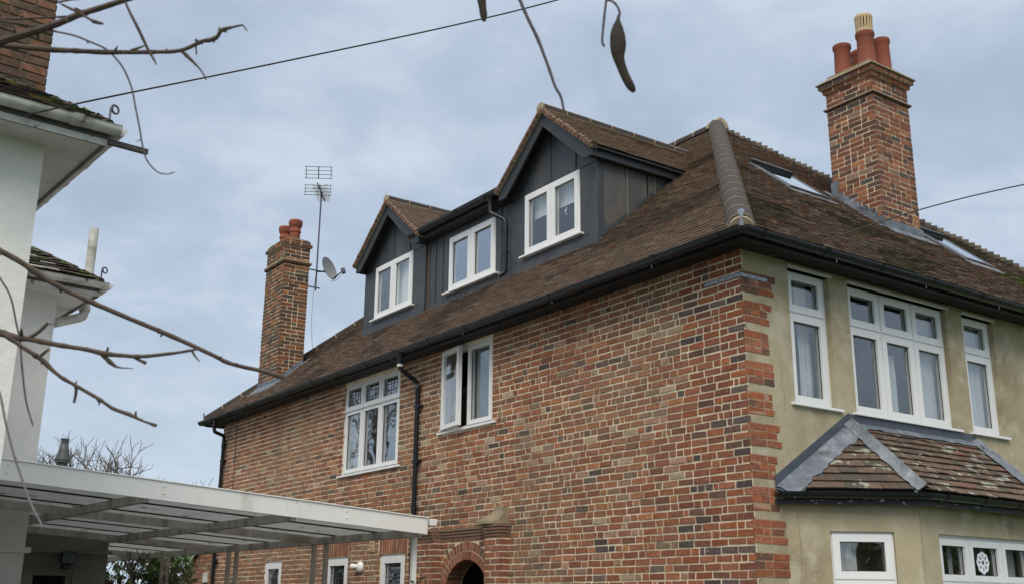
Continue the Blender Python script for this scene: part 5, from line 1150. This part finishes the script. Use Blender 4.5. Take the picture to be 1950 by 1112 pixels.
branch([(60, -20), (110, 5), (153, 27), (172, 38), (180, 42), (196, 46)], [6, 5, 5, 5, 9, 5], D_ - .05, root=[tr(2.5)])
branch([(60, 50), (103, 60), (140, 68), (166, 78), (200, 93), (220, 111), (236, 133), (250, 166), (258, 205), (266, 246), (271, 276), (280, 306), (300, 328), (320, 332), (332, 328)], [5, 4.5, 4.5, 4.5, 4.5, 4.2, 4, 3.8, 3.6, 3.6, 3.4, 3.2, 3, 2.6, 2.2], D_ + .1, VINE, name='tendril', jit=.4, sub=[([(268, 266), (259, 271)], [2, 1.5]), ([(166, 78), (168, 84)], [5, 2])])
branch([(-240, 420), (-60, 448), (0, 478), (40, 500), (100, 539), (165, 571), (230, 599), (330, 641), (400, 673), (440, 692), (500, 706), (540, 718)], [17, 15, 13, 12.5, 11.5, 11, 10.5, 10, 9, 9, 9, 12], D_ + .25, root=[tr(1.7)], knob=.08, sub=[([(115, 547), (116, 558)], [10, 4]), ([(300, 627), (305, 633)], [12, 8]), ([(418, 680), (426, 690)], [10, 4])])
branch([(-240, 590), (-50, 622), (0, 633), (30, 642), (60, 646), (110, 656), (165, 665), (200, 673), (230, 676), (270, 678), (330, 672), (378, 664)], [20, 18, 17, 14, 12, 11, 10, 12, 10, 9, 7, 5], D_ + .1, root=[tr(1.45)], knob=.14, sub=[([(55, 643), (70, 634), (84, 622), (91, 614)], [8, 7, 8, 5]), ([(89, 617), (108, 616)], [3, 1.5]), ([(203, 672), (206, 660)], [6, 4]), ([(195, 675), (212, 691), (226, 699), (254, 701)], [9, 9, 4, 1.5]), ([(250, 677), (265, 685), (278, 691)], [6, 6, 8]), ([(365, 667), (372, 678), (381, 689)], [5, 4, 2])])
branch([(5, 636), (20, 645), (50, 665), (80, 685), (110, 713), (143, 733), (185, 757), (215, 777), (245, 788), (270, 800), (298, 810)], [9, 9, 9, 11, 8, 8, 7, 8, 9, 5, 7], D_ + .08, knob=.18, sub=[([(78, 677), (88, 668), (93, 665)], [7, 6, 6]), ([(143, 733), (145, 745), (141, 766)], [5, 7, 6]), ([(186, 758), (187, 765)], [7, 3]), ([(258, 790), (259, 782)], [6, 3])])
branch([(-260, 425), (-150, 440), (-60, 475), (-20, 500), (0, 530), (20, 565), (30, 610), (38, 650), (42, 700), (50, 765), (63, 810)], [5, 5, 4, 4, 4, 4, 4, 4, 4, 4, 3], D_ + .22, VINE, name='tendril')
branch([(-260, 590), (-150, 600), (-60, 645), (-20, 700), (0, 750), (10, 800), (25, 860), (45, 920), (60, 960), (75, 990), (82, 1003)], [6, 6, 5, 5, 5, 5, 5, 5, 5, 4, 3], D_ + .08, VINE, name='tendril', d1=D_ - .1)
# overhead limb (above the frame) carrying the pods
branch([(-300, -300), (200, -260), (600, -190), (920, -150), (1200, -120), (1500, -120)], [34, 28, 22, 18, 14, 8], 1.72, root=[tr(3.6)], knob=.05)
branch([(975, -150), (985, -20), (992, 5), (1005, 35), (1022, 70), (1032, 95), (1045, 130), (1057, 165), (1068, 185), (1074, 213)], [8, 7, 7, 7, 7.5, 7, 6.5, 6, 5.5, 5], 1.7, VINE, name='tendril', knob=.08, jit=.4)
branch([(1150, -130), (1155, -20), (1151, 30), (1148, 60), (1147, 80), (1151, 90)], [5, 5, 5.5, 5, 5.5, 4], 1.7, VINE, name='tendril', sub=[([(1152, -15), (1157, 0), (1166, 3), (1175, 12), (1180, 25), (1178, 38)], [5, 5, 5, 5, 5, 5])])
branch([(900, -145), (915, -60), (918, -18)], [6, 5, 5], 1.7, VINE, name='tendril')
def pod(cs, ws, d, lb):
    mb = MB(); pts = sm([dep(x, y, d) for x, y in cs], 4); R3 = []
    for i in range(len(ws) - 1):
        for j in range(4): R3.append(ws[i] + (ws[i + 1] - ws[i]) * j / 4)
    R3.append(ws[-1]); n = 12; vs = []; vw = unit(ray(*cs[0]))
    for i, p in enumerate(pts):
        t = unit(pts[min(i + 1, len(pts) - 1)] - pts[max(i - 1, 0)]); s_ = unit(np.cross(t, vw)); q = np.cross(s_, t); w_ = R3[i] / 2 * d / CAM_F
        for j in range(n): a_ = 2 * math.pi * j / n; vs.append(p + s_ * math.cos(a_) * w_ + q * math.sin(a_) * w_ * .38)
    m_ = len(pts); fs = [(i * n + j, i * n + (j + 1) % n, (i + 1) * n + (j + 1) % n, (i + 1) * n + j) for i in range(m_ - 1) for j in range(n)] + [tuple(range(n))[::-1], tuple((m_ - 1) * n + j for j in range(n))]
    mb.add(vs, fs); tag(mb.obj('seed_pod', PODM, TRE, smooth=True), lb)
pod([(1178, 28), (1177, 38), (1176, 52), (1176, 66), (1177, 84), (1177, 98), (1178, 110), (1183, 126), (1189, 142), (1197, 158), (1203, 168), (1208, 176)], [3, 7, 20, 28, 31, 28, 22, 18, 17, 17, 15, 7], 1.7, 'large curved brown seed pod')
pod([(914, -35), (915, -20), (917, 0), (919, 15), (921, 30), (922, 42)], [6, 18, 17, 14.5, 14, 6], 1.7, 'straight brown seed pod')

# ================================================================== BACKGROUND PLANTS
def bare(mbx, base, h, seed, spread=.6, r0=.16, levels=5, lean=(0, 0, 0), kink=.25, br=3):
    r = random.Random(seed)
    def grow(p, d, ln, rad, lv):
        n = 3; pts = [p]; dd = d
        for i in range(n):
            dd = unit(dd + np.array([r.uniform(-1, 1), r.uniform(-1, 1), r.uniform(-.6, .9)]) * kink); pts.append(pts[-1] + dd * ln / n)
        mbx.tube(pts, [rad, rad * .87, rad * .74, rad * .6], 5 if lv > 2 else 4, cap=False)
        if lv == 0: return
        for k in range(br + (1 if r.random() < .4 else 0)):
            f = r.uniform(.35, 1.) if k else 1.; i = min(n - 1, int(f * n)); q = pts[i] + (pts[i + 1] - pts[i]) * (f * n - i)
            nd_ = unit(dd + np.array([r.uniform(-1, 1), r.uniform(-1, 1), r.uniform(-.4, .8)]) * (spread + .3)); grow(q, nd_, ln * r.uniform(.6, .85), rad * .6, lv - 1)
    grow(np.array(base, float), unit(V3(*lean) + Z_), h * .33, r0, levels)
def azp(px__, dist):
    d = ray(px__, 1000); d = d / np.hypot(d[0], d[1]); q = CAM_P + d * dist; return V3(q[0], q[1], 0)
def bare_tree(base, h, seed, label, k_grp=None, **k):
    mb = MB(); bare(mb, base, h, seed, **k); t_ = empty('bare_tree', label, 'tree', k_grp, loc=(0, 0, 0)); mb.obj('branches', BGBARK, t_); return t_
def crown(mbx, c, rad, n, size, seed, cols, lumps=14):
    r = random.Random(seed); L_ = []
    for _ in range(lumps):
        a_, b_ = r.uniform(0, 6.28), r.uniform(-.7, 1.); q = r.uniform(.45, .95); L_.append(np.array(c) + np.array([math.cos(a_) * rad[0] * q, math.sin(a_) * rad[1] * q, b_ * rad[2] * .8]))
    for _ in range(n):
        l_ = r.choice(L_); g_ = np.array([r.gauss(0, 1), r.gauss(0, 1), r.gauss(0, 1)]); g_ = unit(g_) * r.uniform(.5, 1.) ** .5; p = l_ + g_ * np.array(rad) * .38
        u_ = unit([r.gauss(0, 1) for _ in range(3)]); v_ = unit(np.cross(u_, [r.gauss(0, 1) for _ in range(3)])); s_ = size * r.uniform(.6, 1.4)
        mbx.add([p - u_ * s_, p - v_ * s_ * .5, p + u_ * s_, p + v_ * s_ * .5], [(0, 1, 2, 3)], 0, mul(r.choice(cols), r.uniform(.6, 1.4)))
def leafy(base, h, rad, n, seed, label, cols, name='evergreen_tree', cat='tree', size=.16, trunk=.14, z0=.55):
    b = np.array(base, float); t_ = empty(name, label, cat, 'evergreens beside the road' if 'road' in label else None); mb = MB(); crown(mb, b + Z_ * h * z0, (rad, rad, h * (1 - z0) * .95), n, size, seed, cols, 22); mb.obj('foliage', LEAF, t_)
    mb = MB(); mb.tube([b, b + Z_ * h * .4, b + V3(.1, .1, h * .75)], [trunk, trunk * .7, trunk * .3], 8); mb.obj('stem', BARK, t_); return t_
bare_tree(azp(120, 24), 5.5, 21, 'low bare tree showing above the canopy beside the conical flue', 'bare trees behind the canopy', spread=.7, r0=.15, levels=6, kink=.4)
bare_tree(azp(256, 26), 6.1, 34, 'spreading bare tree showing above the canopy, right of the flue', 'bare trees behind the canopy', spread=.8, r0=.17, levels=6, kink=.45, lean=(.15, .1, 0))
bare_tree(azp(250, 19), 3.2, 5, 'pale tangled bare shrub seen under the canopy', spread=.9, r0=.06, levels=5)
GC = [(.030, .060, .014), (.045, .085, .018), (.02, .04, .012)]
leafy(azp(228, 20.5), 2.3, 1.0, 2600, 4, 'low mossy green shrub under the canopy beside the porch wall', [(.05, .06, .018), (.07, .05, .025), (.035, .05, .014)], 'shrub', 'shrub', .07, .05, .4)
leafy(azp(336, 20.), 2.75, .45, 3200, 6, 'bright green ivy clump beside the rear lean-to', [(.06, .13, .02), (.045, .10, .018), (.08, .15, .03)], 'ivy', 'climbing plant', .055, .05, .45)
leafy(azp(275, 30), 2.9, 3.0, 5000, 8, 'dark hedge far behind the canopy posts', GC, 'hedge', 'hedge', .12, .08, .4)
# out of the frame, seen only mirrored in the windows
for i, (x, y, h, s_) in enumerate(((-9.5, 25, 9.5, 41), (-14, 30, 10, 42))):
    bare_tree((x, y, 0), h, s_, ('tall bare tree beyond the white house mirrored in the side windows', 'second tall bare tree farther beyond the white house')[i], 'tall bare trees beyond the white house', spread=.6, r0=.2, levels=6)
for i, (x, y, h, rd) in enumerate(((20, -12, 6.0, 2.6), (29, -15.5, 7.5, 3.6), (-3.6, -17.5, 3.4, 1.6))):
    leafy((x, y, 0), h, rd, 4200, 80 + i, ('smaller dark evergreen tree across the garden towards the road', 'larger dark evergreen tree at the far right beside the road', 'rounded dark bush standing in the road verge behind the viewer')[i], GC, size=.2, z0=.5)
# small plant by the brick corner at the bottom edge, dead leaf on the canopy post
q = hit(1440, 1108, Y_, (0, -.06, 0))
def sprig(pos, label, n, seed, h):
    r = random.Random(seed); t_ = empty('climbing_plant', label, 'climbing plant'); mb = MB(); mb.tube([(pos[0], pos[1], 0), pos], [.012, .006], 6); mb.obj('stem', BARK, t_); mb = MB()
    for _ in range(n):
        p = np.array(pos) + np.array([r.uniform(-.05, .05), r.uniform(-.05, .03), r.uniform(-h, .02)]); u_ = unit([r.gauss(0, 1), r.gauss(0, 1), r.uniform(-.2, .8)]); v_ = unit(np.cross(u_, [r.gauss(0, 1) for _ in range(3)])); s_ = r.uniform(.03, .05)
        m_ = p + u_ * s_; mb.add([p, m_ - v_ * s_ * .45, p + u_ * s_ * 2, m_ + v_ * s_ * .45, p + V3(0, 0, .004), m_ + V3(0, 0, .008), p + u_ * s_ * 2 + V3(0, 0, .004)], [(0, 1, 2, 3), (4, 5, 6)], 0, mul(r.choice([(.07, .13, .03), (.12, .15, .05), (.30, .22, .10)]), r.uniform(.7, 1.2)))
    mb.obj('leaf_cluster', LEAF, t_)
sprig(q, 'small green sprig climbing at the foot of the brick corner', 9, 3, .25)
q = hit(795, 1100, f1c, OC + Uc * .01)
sprig(q, 'few green and yellowed leaves on the front canopy post', 10, 5, .18)
